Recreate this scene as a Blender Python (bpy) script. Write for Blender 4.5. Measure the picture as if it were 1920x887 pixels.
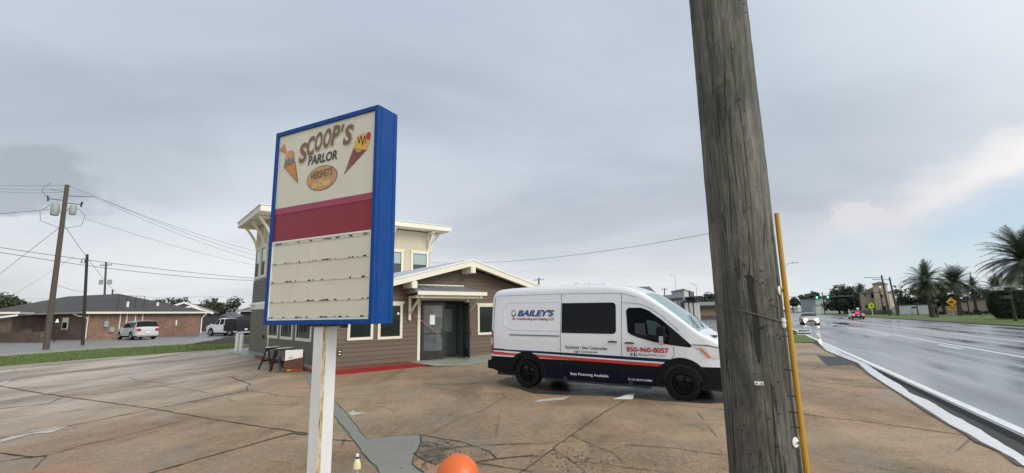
import bpy, math, random
from mathutils import Vector, Matrix
random.seed(7)
for o in list(bpy.data.objects): bpy.data.objects.remove(o)
S = bpy.context.scene
COL = S.collection
R = math.radians
# ---------------------------------------------------------------- camera
FPX, CAMH = 870.0, 1.9
ROLL = math.atan(-0.0183)
PITCH = math.atan((590 - 443.5) * math.cos(ROLL) / FPX)
cam = bpy.data.objects.new('camera', bpy.data.cameras.new('camera'))
COL.objects.link(cam)
cam.data.sensor_width = 36; cam.data.lens = FPX / 1920 * 36
cam.data.clip_start = 0.05; cam.data.clip_end = 5000
CR = Matrix.Rotation(math.pi / 2 + PITCH, 3, 'X') @ Matrix.Rotation(ROLL, 3, 'Z')
cam.matrix_world = Matrix.Translation((0, 0, CAMH)) @ CR.to_4x4()
S.camera = cam
S.view_settings.view_transform = 'Standard'; S.view_settings.look = 'None'
S.view_settings.exposure = 0.0; S.view_settings.gamma = 1
S.view_settings.use_curve_mapping = False
# ---------------------------------------------------------------- sun (overcast, soft, from behind the camera on the right)
SUN_AZ, SUN_EL = 126.0, 32.0      # azimuth clockwise from +Y
sd = Vector((math.sin(R(SUN_AZ)) * math.cos(R(SUN_EL)), math.cos(R(SUN_AZ)) * math.cos(R(SUN_EL)), math.sin(R(SUN_EL))))
sl = bpy.data.lights.new('sun', 'SUN'); sl.energy = 1.5; sl.angle = R(28); sl.color = (1.0, 0.955, 0.88)
so = bpy.data.objects.new('sun', sl); COL.objects.link(so)
so.rotation_euler = (-sd).to_track_quat('-Z', 'Y').to_euler()
# ---------------------------------------------------------------- world
W = bpy.data.worlds.new('World'); S.world = W; W.use_nodes = True
nt = W.node_tree; nt.nodes.clear()
class NT:
    def __init__(s, nt): s.nt = nt
    def n(s, t, **k):
        x = s.nt.nodes.new(t)
        for a, b in k.items():
            if a.startswith('i_'):
                key = a[2:]; key = int(key) if key.isdigit() else key.replace('_', ' ')
                x.inputs[key].default_value = b
            else: setattr(x, a, b)
        return x
    def l(s, a, b): s.nt.links.new(a, b)
    def math(s, op, a, b=None, clamp=False):
        x = s.nt.nodes.new('ShaderNodeMath'); x.operation = op; x.use_clamp = clamp
        for i, v in enumerate((a, b)):
            if v is None: continue
            if isinstance(v, (int, float)): x.inputs[i].default_value = v
            else: s.l(v, x.inputs[i])
        return x.outputs[0]
    def ramp(s, fac, stops, interp='LINEAR'):
        x = s.nt.nodes.new('ShaderNodeValToRGB'); x.color_ramp.interpolation = interp
        e = x.color_ramp.elements
        while len(e) < len(stops): e.new(0.5)
        for i, (p, c) in enumerate(stops):
            e[i].position = p; e[i].color = (c if len(c) == 4 else (*c, 1)) if not isinstance(c, (int, float)) else (c, c, c, 1)
        s.l(fac, x.inputs[0]); return x.outputs[0]
    def mix(s, fac, a, b, mode='MIX'):
        x = s.nt.nodes.new('ShaderNodeMixRGB'); x.blend_type = mode
        for i, v in ((0, fac), (1, a), (2, b)):
            if isinstance(v, (int, float)): x.inputs[i].default_value = v
            elif isinstance(v, tuple): x.inputs[i].default_value = (*v, 1)[:4]
            else: s.l(v, x.inputs[i])
        return x.outputs[0]
    def noise(s, vec, scale, detail=4, rough=0.55, dist=0.0):
        x = s.n('ShaderNodeTexNoise'); x.inputs['Scale'].default_value = scale; x.inputs['Detail'].default_value = detail
        x.inputs['Roughness'].default_value = rough; x.inputs['Distortion'].default_value = dist
        if vec is not None: s.l(vec, x.inputs['Vector'])
        return x.outputs[0]
    def mapv(s, vec, scale=(1, 1, 1), loc=(0, 0, 0), rot=(0, 0, 0)):
        x = s.n('ShaderNodeMapping'); x.inputs['Scale'].default_value = scale; x.inputs['Location'].default_value = loc; x.inputs['Rotation'].default_value = rot
        s.l(vec, x.inputs['Vector']); return x.outputs[0]
def srgb(r, g, b):
    f = lambda c: (c / 255 / 12.92) if c / 255 <= 0.04045 else ((c / 255 + 0.055) / 1.055) ** 2.4
    return (f(r), f(g), f(b))
w = NT(nt)
tc = w.n('ShaderNodeTexCoord').outputs['Generated']
sep = w.n('ShaderNodeSeparateXYZ'); w.l(tc, sep.inputs[0])
dx, dy, dz = sep.outputs
zden = w.math('ADD', w.math('MAXIMUM', dz, 0.0), 0.22)
cx = w.math('DIVIDE', dx, zden); cy = w.math('DIVIDE', dy, zden)
cmb = w.n('ShaderNodeCombineXYZ'); w.l(cx, cmb.inputs[0]); w.l(cy, cmb.inputs[1])
cp = cmb.outputs[0]
base = w.ramp(dz, [(0.0, srgb(232, 233, 233)), (0.08, srgb(226, 229, 232)), (0.2, srgb(211, 218, 227)), (0.36, srgb(198, 208, 220)), (0.6, srgb(187, 198, 213))])
n1 = w.noise(w.mapv(cp, (0.5, 0.85, 1), (3.1, 1.7, 0), (0, 0, 0.5)), 1.0, 7, 0.52, 0.5)
lit = w.ramp(n1, [(0.32, (0.80, 0.82, 0.845)), (0.48, (0.965, 0.975, 0.985)), (0.68, (1.12, 1.115, 1.10))])
n1b = w.noise(w.mapv(cp, (1, 1, 1), (8.2, 4.4, 0)), 2.3, 6, 0.6, 0.2)
lit = w.mix(1.0, lit, w.ramp(n1b, [(0.3, (0.965, 0.97, 0.975)), (0.7, (1.03, 1.03, 1.025))]), 'MULTIPLY')
cloud = w.mix(1.0, base, lit, 'MULTIPLY')
# darker slate cloud banks on the left
az = w.math('ARCTAN2', dx, dy)          # radians, 0 = ahead, + right
def bump(c, h, x):                      # smooth hat
    t = w.math('ABSOLUTE', w.math('SUBTRACT', x, c)); t = w.math('DIVIDE', t, h)
    return w.math('SUBTRACT', 1.0, t, clamp=True)
azw = w.math('ADD', az, w.math('MULTIPLY', w.math('SUBTRACT', w.noise(tc, 7, 5, 0.6), 0.5), 0.30))
dzw = w.math('ADD', dz, w.math('MULTIPLY', w.math('SUBTRACT', w.noise(w.mapv(tc, (1, 1, 2.2), (5, 2, 1)), 6, 6, 0.6), 0.5), 0.16))
def patch(c, h, z, zh, gain=2.2):
    m = w.math('MULTIPLY', bump(c, h, azw), bump(z, zh, dzw))
    return w.math('MULTIPLY', m, gain, clamp=True)
dk = patch(-0.80, 0.34, 0.30, 0.13)
dk2 = patch(-0.83, 0.10, 0.215, 0.05, 4)
cloud = w.mix(w.math('MULTIPLY', dk, 0.5), cloud, srgb(172, 184, 196))
cloud = w.mix(w.math('MULTIPLY', dk2, 0.75), cloud, srgb(168, 178, 189))
# grey bank upper right
cloud = w.mix(w.math('MULTIPLY', patch(0.62, 0.35, 0.27, 0.14, 2.0), 0.45), cloud, srgb(180, 190, 202))
# bright break low on the right: blue sky, white clouds over it
sky = w.n('ShaderNodeTexSky'); sky.sky_type = 'NISHITA'; sky.sun_disc = False
sky.sun_elevation = R(SUN_EL); sky.sun_rotation = R(SUN_AZ)
hi = w.math('ADD', 0.03, w.math('MULTIPLY', w.math('SUBTRACT', az, 0.36), 0.34))      # the break opens to the right
brk = w.math('MULTIPLY', w.math('SUBTRACT', hi, dzw), 16.0, clamp=True)
brk = w.math('MULTIPLY', brk, w.math('MULTIPLY', w.math('SUBTRACT', azw, 0.42), 7.0, clamp=True))
back = w.math('SUBTRACT', 1.0, w.math('MULTIPLY', w.math('SUBTRACT', az, 1.9), 1.5, clamp=True))
brk = w.math('MULTIPLY', brk, back)
rim = w.math('MULTIPLY', w.math('SUBTRACT', 1.0, w.math('ABSOLUTE', w.math('MULTIPLY', w.math('SUBTRACT', hi, dzw), 15.0)), clamp=True), w.math('MULTIPLY', w.math('SUBTRACT', azw, 0.55), 5.0, clamp=True))
cloud = w.mix(w.math('MULTIPLY', w.math('MULTIPLY', rim, 1.5, clamp=True), 0.8), cloud, srgb(232, 230, 232))
cloud = w.mix(w.math('MULTIPLY', patch(0.645, 0.04, 0.15, 0.022, 4), 0.8), cloud, srgb(226, 224, 228))
# brighter cloud where the sun stands behind the camera
vd = w.n('ShaderNodeVectorMath', operation='DOT_PRODUCT'); w.l(tc, vd.inputs[0]); vd.inputs[1].default_value = tuple(sd)
glow = w.ramp(vd.outputs['Value'], [(0.15, (1, 1, 1)), (0.6, (1.7, 1.6, 1.45)), (1.0, (3.4, 3.1, 2.6))])
cloud = w.mix(1.0, cloud, glow, 'MULTIPLY')
bgc = w.n('ShaderNodeBackground'); w.l(cloud, bgc.inputs[0]); bgc.inputs[1].default_value = 1.0
skyc = w.mix(w.ramp(dz, [(0.0, 0.9), (0.04, 0.65), (0.11, 0.15)]), w.mix(0.55, w.mix(1.0, sky.outputs[0], (0.12, 0.12, 0.13), 'MULTIPLY'), srgb(206, 229, 245)), srgb(232, 240, 243))
bgs = w.n('ShaderNodeBackground'); w.l(skyc, bgs.inputs[0]); bgs.inputs[1].default_value = 1.0
mx = w.n('ShaderNodeMixShader'); w.l(brk, mx.inputs[0]); w.l(bgc.outputs[0], mx.inputs[1]); w.l(bgs.outputs[0], mx.inputs[2])
out = w.n('ShaderNodeOutputWorld'); w.l(mx.outputs[0], out.inputs[0])
# ================================================================= measuring helpers
def ray(u, v): return CR @ Vector(((u - 960) / FPX, (443.5 - v) / FPX, -1))
CO = Vector((0, 0, CAMH))
def G(u, v, z=0.0):
    d = ray(u, v); return CO + d * ((z - CAMH) / d.z)
def D(u, v, Y):
    d = ray(u, v); return CO + d * (Y / d.y)
def at0(u, Y): p = D(u, 590, Y); return Vector((p.x, p.y, 0))
# ================================================================= materials
MATS = {}
def mat(name, col=(0.5, 0.5, 0.5), rough=0.6, metal=0.0, var=0.0, vs=6.0, bump=0.0, bs=40.0, fn=None, emit=None, es=0.0, coat=0.0, spec=0.5, dirt=0.0):
    if name in MATS: return MATS[name]
    m = bpy.data.materials.new(name); m.use_nodes = True
    k = NT(m.node_tree); b = m.node_tree.nodes['Principled BSDF']
    b.inputs['Base Color'].default_value = (*col, 1); b.inputs['Roughness'].default_value = rough
    b.inputs['Metallic'].default_value = metal; b.inputs['Coat Weight'].default_value = coat
    b.inputs['Specular IOR Level'].default_value = spec
    oc = k.n('ShaderNodeTexCoord').outputs['Object']
    if var:
        n = k.noise(oc, vs, 5, 0.6)
        c = k.mix(n, tuple(x * (1 - var) for x in col), tuple(min(1, x * (1 + var)) for x in col))
        if dirt:
            d = k.noise(k.mapv(oc, (1, 1, 0.25)), vs * 2.7, 6, 0.7)
            c = k.mix(k.ramp(d, [(0.48, 0.0), (0.75, dirt)]), c, tuple(x * 0.35 for x in (0.5, 0.45, 0.38)))
        k.l(c, b.inputs['Base Color'])
        k.l(k.ramp(n, [(0.3, max(0.02, rough - 0.08)), (0.7, min(1, rough + 0.08))]), b.inputs['Roughness'])
    if bump:
        bn = k.n('ShaderNodeBump'); bn.inputs['Strength'].default_value = bump; bn.inputs['Distance'].default_value = 0.01
        k.l(k.noise(oc, bs, 4, 0.6), bn.inputs['Height']); k.l(bn.outputs[0], b.inputs['Normal'])
    if emit: b.inputs['Emission Color'].default_value = (*emit, 1); b.inputs['Emission Strength'].default_value = es
    if fn: fn(k, b, oc)
    MATS[name] = m; return m
# --- ground materials
def f_lot(k, b, oc):
    big = k.noise(k.mapv(oc, (1, 1, 1), (3, 5, 0)), 0.16, 5, 0.6, 0.4)
    mid = k.noise(k.mapv(oc, (1.0, 0.32, 1), (0, 0, 0), (0, 0, R(38))), 0.7, 7, 0.65, 0.5)
    fine = k.noise(oc, 42, 3, 0.8)
    agg = k.noise(oc, 10, 5, 0.75)
    c = k.ramp(big, [(0.32, (0.200, 0.143, 0.092)), (0.5, (0.290, 0.207, 0.142)), (0.68, (0.38, 0.232, 0.150))])
    c = k.mix(k.ramp(mid, [(0.42, 0.0), (0.60, 0.9)]), c, (0.115, 0.088, 0.062))
    blot = k.noise(k.mapv(oc, (1, 1, 1), (21, 3, 0)), 2.6, 7, 0.72, 0.8)
    c = k.mix(1.0, c, k.ramp(blot, [(0.30, (0.66, 0.64, 0.62)), (0.48, (0.98, 0.98, 0.98)), (0.62, (1.12, 1.08, 1.02)), (0.76, (1.32, 1.22, 1.08))]), 'MULTIPLY')
    gr = k.noise(k.mapv(oc, (1, 1, 1), (1, 13, 0)), 13, 5, 0.9)
    c = k.mix(1.0, c, k.ramp(gr, [(0.32, (0.42, 0.40, 0.38)), (0.5, (1.0, 1.0, 1.0)), (0.68, (1.75, 1.68, 1.55))]), 'MULTIPLY')
    mid2 = k.noise(k.mapv(oc, (0.5, 1.2, 1), (9, 1, 0), (0, 0, R(-20))), 0.33, 5, 0.6, 0.8)
    red = k.noise(k.mapv(oc, (1, 1, 1), (31, 17, 0)), 0.45, 4, 0.6, 0.6)
    c = k.mix(k.ramp(red, [(0.50, 0.0), (0.66, 0.6)]), c, (0.37, 0.215, 0.140))
    gry = k.noise(k.mapv(oc, (1, 1, 1), (11, 57, 0)), 0.6, 5, 0.6, 0.6)
    c = k.mix(k.ramp(gry, [(0.52, 0.0), (0.64, 0.65)]), c, (0.19, 0.175, 0.145))
    c = k.mix(k.ramp(mid2, [(0.48, 0.0), (0.62, 0.45)]), c, (0.42, 0.325, 0.215))
    c = k.mix(k.ramp(agg, [(0.3, 0.0), (0.8, 0.5)]), c, (0.46, 0.33, 0.19))
    c = k.mix(1.0, c, k.ramp(fine, [(0.3, (0.5, 0.5, 0.5)), (0.5, (0.97, 0.97, 0.97)), (0.7, (1.55, 1.5, 1.42))]), 'MULTIPLY')
    # paler streaked slabs at the far left: wet glare painted into the colour
    sp = k.n('ShaderNodeSeparateXYZ'); k.l(oc, sp.inputs[0])
    lf = k.math('MULTIPLY', k.math('ADD', k.math('MULTIPLY', sp.outputs[0], -1.0), k.math('MULTIPLY', k.math('SUBTRACT', big, 0.5), 22)), 0.05)
    lf = k.math('SUBTRACT', lf, 0.30, clamp=True)
    stq = k.noise(k.mapv(oc, (1.0, 0.22, 1), (2, 9, 0), (0, 0, R(68))), 0.55, 6, 0.62, 0.4)
    c = k.mix(k.math('MULTIPLY', lf, 2.0, clamp=True), c, k.mix(1.0, k.mix(fine, (0.285, 0.243, 0.197), (0.46, 0.405, 0.335)), k.ramp(stq, [(0.34, (0.52, 0.49, 0.46)), (0.47, (0.85, 0.83, 0.80)), (0.62, (1.35, 1.35, 1.35))]), 'MULTIPLY'))
    # fine craquelure
    vo = k.n('ShaderNodeTexVoronoi'); vo.feature = 'DISTANCE_TO_EDGE'; vo.inputs['Scale'].default_value = 0.23; vo.inputs['Randomness'].default_value = 1
    wob = k.mix(0.35, oc, k.n('ShaderNodeTexNoise', i_Scale=1.3).outputs[1], 'ADD'); k.l(wob, vo.inputs['Vector'])
    brk = k.noise(oc, 0.8, 3)
    cr = k.math('MULTIPLY', k.ramp(vo.outputs[0], [(0.0, 1.0), (0.006, 0.0)]), k.ramp(brk, [(0.5, 0.0), (0.6, 0.75)]))
    c = k.mix(cr, c, (0.06, 0.05, 0.04))
    k.l(c, b.inputs['Base Color'])
    wet = k.noise(k.mapv(oc, (1, 0.5, 1), (4, 7, 0), (0, 0, R(38))), 0.42, 5, 0.65, 0.6)
    rr = k.ramp(wet, [(0.36, 0.34), (0.48, 0.6), (0.66, 0.75)])
    k.l(rr, b.inputs['Roughness']); b.inputs['Specular IOR Level'].default_value = 0.22
    bn = k.n('ShaderNodeBump'); bn.inputs['Strength'].default_value = 0.5; bn.inputs['Distance'].default_value = 0.006
    k.l(k.math('SUBTRACT', k.math('ADD', fine, agg), k.math('MULTIPLY', cr, 2)), bn.inputs['Height']); k.l(bn.outputs[0], b.inputs['Normal'])
def f_rot(k, b, oc):
    n = k.noise(oc, 5.5, 7, 0.75, 1.0); n2 = k.noise(oc, 38, 4, 0.8)
    c = k.ramp(n, [(0.40, (0.045, 0.038, 0.03)), (0.50, (0.16, 0.13, 0.095)), (0.62, (0.30, 0.225, 0.155))])
    c = k.mix(1.0, c, k.ramp(n2, [(0.3, (0.45,) * 3), (0.7, (1.5,) * 3)]), 'MULTIPLY'); k.l(c, b.inputs['Base Color']); b.inputs['Roughness'].default_value = .75
    bn = k.n('ShaderNodeBump'); bn.inputs['Strength'].default_value = 1; bn.inputs['Distance'].default_value = 0.03; k.l(k.math('ADD', n, n2), bn.inputs['Height']); k.l(bn.outputs[0], b.inputs['Normal'])
def f_road(k, b, oc):
    ln = k.mapv(oc, (1, 0.03, 1))
    st = k.noise(ln, 1.1, 6, 0.6, 0.4)
    fine = k.noise(oc, 60, 3, 0.8)
    big = k.noise(k.mapv(oc, (0.55, 0.11, 1)), 0.5, 6, 0.6, 1.0)
    c = k.ramp(st, [(0.36, (0.085, 0.088, 0.10)), (0.5, (0.18, 0.185, 0.20)), (0.62, (0.31, 0.315, 0.33))])
    c = k.mix(1.0, c, k.ramp(fine, [(0.3, (0.7, 0.7, 0.7)), (0.7, (1.3, 1.3, 1.3))]), 'MULTIPLY')
    k.l(c, b.inputs['Base Color'])
    k.l(k.ramp(k.math('ADD', k.math('MULTIPLY', st, 0.5), k.math('MULTIPLY', big, 0.5)), [(0.40, 0.07), (0.49, 0.28), (0.60, 0.58)]), b.inputs['Roughness'])
    b.inputs['Specular IOR Level'].default_value = 0.95
    bn = k.n('ShaderNodeBump'); bn.inputs['Strength'].default_value = 0.16; bn.inputs['Distance'].default_value = 0.004
    k.l(k.math('ADD', fine, k.math('MULTIPLY', big, 3.0)), bn.inputs['Height']); k.l(bn.outputs[0], b.inputs['Normal'])
def f_water(k, b, oc):
    bn = k.n('ShaderNodeBump'); bn.inputs['Strength'].default_value = 0.5; bn.inputs['Distance'].default_value = 0.008
    k.l(k.noise(k.mapv(oc, (1, 1, 1)), 7, 4, 0.6, 0.6), bn.inputs['Height']); k.l(bn.outputs[0], b.inputs['Normal'])
def f_grass(k, b, oc):
    a = k.noise(oc, 1.1, 5, 0.6); f = k.noise(oc, 30, 4, 0.8)
    c = k.mix(a, (0.060, 0.115, 0.018), (0.145, 0.195, 0.045))
    c = k.mix(1.0, c, k.ramp(f, [(0.3, (0.5, 0.5, 0.5)), (0.7, (1.45, 1.4, 1.2))]), 'MULTIPLY'); k.l(c, b.inputs['Base Color'])
    bn = k.n('ShaderNodeBump'); bn.inputs['Strength'].default_value = 0.8; bn.inputs['Distance'].default_value = 0.05
    k.l(f, bn.inputs['Height']); k.l(bn.outputs[0], b.inputs['Normal'])
def f_brick(ca, cb, cm):
    def f(k, b, oc):
        br = k.n('ShaderNodeTexBrick'); br.inputs['Scale'].default_value = 1; br.inputs['Brick Width'].default_value = 0.22; br.inputs['Row Height'].default_value = 0.075
        br.inputs['Mortar Size'].default_value = 0.008; br.inputs['Color1'].default_value = (*ca, 1); br.inputs['Color2'].default_value = (*cb, 1); br.inputs['Mortar'].default_value = (*cm, 1)
        sp = k.n('ShaderNodeSeparateXYZ'); k.l(oc, sp.inputs[0])
        cb_ = k.n('ShaderNodeCombineXYZ'); k.l(k.math('ADD', sp.outputs[0], sp.outputs[1]), cb_.inputs[0]); k.l(sp.outputs[2], cb_.inputs[1])
        k.l(cb_.outputs[0], br.inputs['Vector'])
        n = k.noise(oc, 0.7, 6, 0.65); n2 = k.noise(k.mapv(cb_.outputs[0], (1.4, 4, 1)), 1.6, 4, 0.7)
        c = k.mix(1.0, br.outputs[0], k.ramp(n, [(0.3, (0.7, 0.7, 0.7)), (0.7, (1.3, 1.25, 1.2))]), 'MULTIPLY')
        c = k.mix(1.0, c, k.ramp(n2, [(0.3, (0.72, 0.68, 0.66)), (0.7, (1.35, 1.3, 1.25))]), 'MULTIPLY')
        k.l(c, b.inputs['Base Color'])
    return f
def f_siding(col):
    def f(k, b, oc):
        n = k.noise(k.mapv(oc, (0.6, 0.6, 5)), 2.0, 5, 0.6); n2 = k.noise(oc, 0.5, 3)
        sp = k.n('ShaderNodeSeparateXYZ'); k.l(oc, sp.inputs[0])
        row = k.math('FLOOR', k.math('DIVIDE', k.math('SUBTRACT', sp.outputs[2], 0.13), 0.165))
        wn = k.n('ShaderNodeTexWhiteNoise'); wn.noise_dimensions = '1D'; k.l(row, wn.inputs['W'])
        c = k.mix(n, tuple(x * 0.86 for x in col), tuple(x * 1.14 for x in col))
        c = k.mix(1.0, c, k.ramp(wn.outputs[0], [(0, (0.92, 0.92, 0.92)), (1, (1.07, 1.07, 1.07))]), 'MULTIPLY')
        c = k.mix(1.0, c, k.ramp(n2, [(0.3, (0.9, 0.91, 0.92)), (0.7, (1.08, 1.07, 1.05))]), 'MULTIPLY')
        k.l(c, b.inputs['Base Color'])
    return f
def f_wood(k, b, oc):
    st = k.noise(k.mapv(oc, (1, 1, 0.05)), 24, 8, 0.7, 0.3)
    st2 = k.noise(k.mapv(oc, (1, 1, 0.10)), 85, 5, 0.75)
    bl = k.noise(k.mapv(oc, (1, 1, 0.35)), 3.2, 6, 0.65, 1.2)
    bl2 = k.noise(k.mapv(oc, (1, 1, 0.8), (3, 3, 3)), 9, 5, 0.7, 0.6)
    c = k.ramp(st, [(0.28, (0.045, 0.045, 0.040)), (0.5, (0.125, 0.123, 0.106)), (0.70, (0.235, 0.225, 0.185))])
    c = k.mix(k.ramp(bl, [(0.40, 0.0), (0.62, 0.75)]), c, (0.052, 0.056, 0.048))
    c = k.mix(k.ramp(bl2, [(0.52, 0.0), (0.7, 0.45)]), c, (0.22, 0.20, 0.155))
    c = k.mix(1.0, c, k.ramp(st2, [(0.32, (0.5, 0.5, 0.5)), (0.68, (1.45, 1.43, 1.38))]), 'MULTIPLY')
    # drying checks: narrow vertical splits
    ck = k.noise(k.mapv(oc, (1, 1, 0.035), (7, 2, 1)), 15, 2, 0.5, 0.25)
    ckm = k.ramp(k.math('ABSOLUTE', k.math('SUBTRACT', ck, 0.5)), [(0.0, 1.0), (0.010, 0.0)])
    c = k.mix(k.math('MULTIPLY', ckm, 0.85), c, (0.03, 0.027, 0.022))
    # worn, stained lower part
    sp = k.n('ShaderNodeSeparateXYZ'); k.l(oc, sp.inputs[0])
    low = k.math('MULTIPLY', k.math('SUBTRACT', 2.1, sp.outputs[2]), 0.9, clamp=True)
    bl3 = k.noise(k.mapv(oc, (1, 1, 0.5), (1, 8, 3)), 15, 6, 0.7, 0.5)
    c = k.mix(k.math('MULTIPLY', k.ramp(bl3, [(0.46, 0.0), (0.66, 0.8)]), low), c, (0.055, 0.05, 0.038))
    vo = k.n('ShaderNodeTexVoronoi'); vo.inputs['Scale'].default_value = 13; k.l(k.mapv(oc, (1, 1, 0.6)), vo.inputs['Vector'])
    c = k.mix(k.ramp(vo.outputs['Distance'], [(0.05, 0.75), (0.085, 0.0)]), c, (0.03, 0.026, 0.02))
    k.l(c, b.inputs['Base Color'])
    bn = k.n('ShaderNodeBump'); bn.inputs['Strength'].default_value = 0.9; bn.inputs['Distance'].default_value = 0.006
    k.l(k.math('SUBTRACT', k.math('ADD', st, st2), k.math('MULTIPLY', ckm, 2.5)), bn.inputs['Height']); k.l(bn.outputs[0], b.inputs['Normal'])
def f_post(k, b, oc):
    n = k.noise(k.mapv(oc, (1, 1, 0.25)), 14, 6, 0.7); n2 = k.noise(oc, 60, 3, 0.7)
    c = k.mix(k.noise(k.mapv(oc, (1, 1, .4)), 4, 4), (0.66, 0.67, 0.67), (0.80, 0.80, 0.79))
    c = k.mix(k.ramp(n, [(0.60, 0.0), (0.78, 0.5)]), c, (0.42, 0.37, 0.28))
    c = k.mix(k.ramp(n2, [(0.70, 0.0), (0.76, 0.8)]), c, (0.2, 0.09, 0.03))
    k.l(c, b.inputs['Base Color'])
def f_rust(k, b, oc):
    n = k.noise(k.mapv(oc, (3, 3, 0.35)), 22, 6, 0.7); n2 = k.noise(k.mapv(oc, (1, 1, .5)), 9, 5, 0.7)
    c = k.ramp(n, [(0.33, (0.12, 0.055, 0.02)), (0.46, (0.42, 0.27, 0.11)), (0.60, (0.62, 0.5, 0.30)), (0.74, (0.72, 0.68, 0.55))])
    c = k.mix(k.ramp(n2, [(0.45, 0.0), (0.62, 0.7)]), c, (0.68, 0.64, 0.52)); k.l(c, b.inputs['Base Color'])
def f_panel(col):
    def f(k, b, oc):
        n = k.noise(oc, 1.6, 5, 0.6, 0.8); n2 = k.noise(k.mapv(oc, (4, 4, 0.6)), 3, 5, 0.7)
        c = k.mix(n, tuple(x * 0.88 for x in col), tuple(min(1, x * 1.08) for x in col))
        c = k.mix(k.ramp(n2, [(0.55, 0.0), (0.8, 0.25)]), c, tuple(x * 0.75 for x in col)); k.l(c, b.inputs['Base Color'])
    return f
def f_shingle(col):
    def f(k, b, oc):
        n = k.noise(k.mapv(oc, (1, 1, 3)), 6, 6, 0.8); n2 = k.noise(oc, 0.4, 4)
        c = k.mix(n, tuple(x * 0.6 for x in col), tuple(x * 1.4 for x in col))
        c = k.mix(1.0, c, k.ramp(n2, [(0.3, (0.85,) * 3), (0.7, (1.15,) * 3)]), 'MULTIPLY'); k.l(c, b.inputs['Base Color'])
    return f
def f_leaf(ca, cb):
    def f(k, b, oc):
        n = k.noise(oc, 0.9, 3); g = k.n('ShaderNodeNewGeometry')
        wn = k.n('ShaderNodeTexWhiteNoise'); wn.noise_dimensions = '3D'
        k.l(k.mix(0.0, g.outputs['Position'], (0, 0, 0)), wn.inputs[0])
        c = k.mix(n, ca, cb); k.l(c, b.inputs['Base Color'])
    return f
M = lambda n, *a, **k: mat(n, *a, **k)
m_lot = M('wet_tan_concrete', fn=f_lot); m_road = M('wet_asphalt', fn=f_road)
m_water = M('gutter_water', (0.97, 0.98, 0.98), 0.04, metal=0.9, spec=1.0, fn=f_water)
m_grass = M('grass', rough=0.8, fn=f_grass)
m_conc = M('grey_concrete', (0.33, 0.33, 0.30), 0.5, var=0.22, vs=1.5, bump=0.2)
m_patchc = M('fresh_grey_cement', (0.215, 0.215, 0.185), 0.5, var=0.22, vs=2.2, bump=0.25, bs=60, dirt=0.35)
m_side = M('old_side_street', (0.215, 0.205, 0.19), 0.42, var=0.35, vs=0.7)
m_crack = M('crack_dirt', (0.05, 0.04, 0.03), 0.9, var=0.4, vs=20)
m_paint = M('worn_road_paint', (0.72, 0.73, 0.73), 0.5, var=0.35, vs=5)
m_paintold = M('worn_lot_paint', (0.48, 0.45, 0.40), 0.6, var=0.35, vs=14)
m_redc = M('red_kerb_paint', (0.25, 0.020, 0.020), 0.55, var=0.35, vs=5, bump=0.2, spec=.2)
m_redt = M('faded_red_paint', (0.22, 0.075, 0.06), 0.6, var=0.6, vs=2.5, spec=.15)
m_dirt = M('dark_soil', (0.055, 0.048, 0.038), 0.95, var=0.4, vs=6, bump=0.8, bs=12)
m_side1 = M('taupe_lap_siding', rough=0.6, fn=f_siding((0.120, 0.084, 0.058)))
m_side2 = M('olive_lap_siding', rough=0.6, fn=f_siding((0.115, 0.106, 0.078)))
m_cream = M('cream_trim', (0.74, 0.70, 0.58), 0.5, var=0.06, vs=3)
m_board = M('tan_board_panel', (0.50, 0.44, 0.335), 0.6, var=0.08, vs=1.2)
m_white = M('white_trim', (0.78, 0.78, 0.76), 0.5, var=0.06, vs=4)
m_wroof = M('white_metal_roof', (0.74, 0.76, 0.80), 0.35, var=0.1, vs=2)
m_groof = M('galvanised_seam_roof', (0.36, 0.38, 0.40), 0.38, metal=0.5, var=0.15, vs=3)
m_glass = M('dark_window_glass', (0.014, 0.022, 0.019), 0.06, spec=0.3)
m_glassb = M('pale_reflecting_glass', (0.30, 0.38, 0.36), 0.06, spec=0.8)
m_curt = M('curtain_cloth', (0.20, 0.21, 0.20), 0.9, var=0.3, vs=8)
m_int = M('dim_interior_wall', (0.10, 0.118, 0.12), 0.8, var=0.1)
m_black = M('black_metal', (0.018, 0.018, 0.020), 0.4, var=0.2)
m_clad = M('black_plastic_cladding', (0.010, 0.011, 0.013), 0.65, var=0.2, vs=5, spec=0.08)
m_rub = M('tyre_rubber', (0.009, 0.009, 0.009), 0.8, var=0.3, vs=20, spec=0.15)
m_rimb = M('black_wheel_paint', (0.007, 0.007, 0.008), 0.5, spec=0.12)
m_rims = M('alloy_wheel', (0.42, 0.43, 0.44), 0.35, metal=0.7)
m_van = M('white_vehicle_paint', (0.74, 0.755, 0.785), 0.28, coat=0.6, var=0.04, vs=2)
m_navy = M('navy_vinyl', (0.010, 0.018, 0.065), 0.35, spec=.25)
m_blue = M('logo_blue_vinyl', (0.012, 0.065, 0.20), 0.35)
m_red = M('red_vinyl', (0.50, 0.035, 0.02), 0.35)
m_wht = M('white_vinyl', (0.78, 0.78, 0.78), 0.4)
m_orgv = M('orange_vinyl', (0.75, 0.28, 0.06), 0.4)
m_dktxt = M('dark_vinyl', (0.04, 0.045, 0.055), 0.4)
m_ws = M('teal_reflection_windscreen', (0.20, 0.33, 0.33), 0.05, spec=0.9)  # teal reflection on the glass is put into the base colour
m_vglass = M('privacy_glass', (0.007, 0.008, 0.010), 0.07, spec=0.16)
m_tail = M('red_lens', (0.32, 0.012, 0.015), 0.15, coat=0.5)
m_amber = M('amber_lens', (0.7, 0.2, 0.03), 0.15, coat=0.5)
m_lens = M('clear_lens', (0.62, 0.64, 0.66), 0.1, coat=0.8)
m_chrome = M('chrome', (0.6, 0.6, 0.62), 0.15, metal=1)
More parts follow.
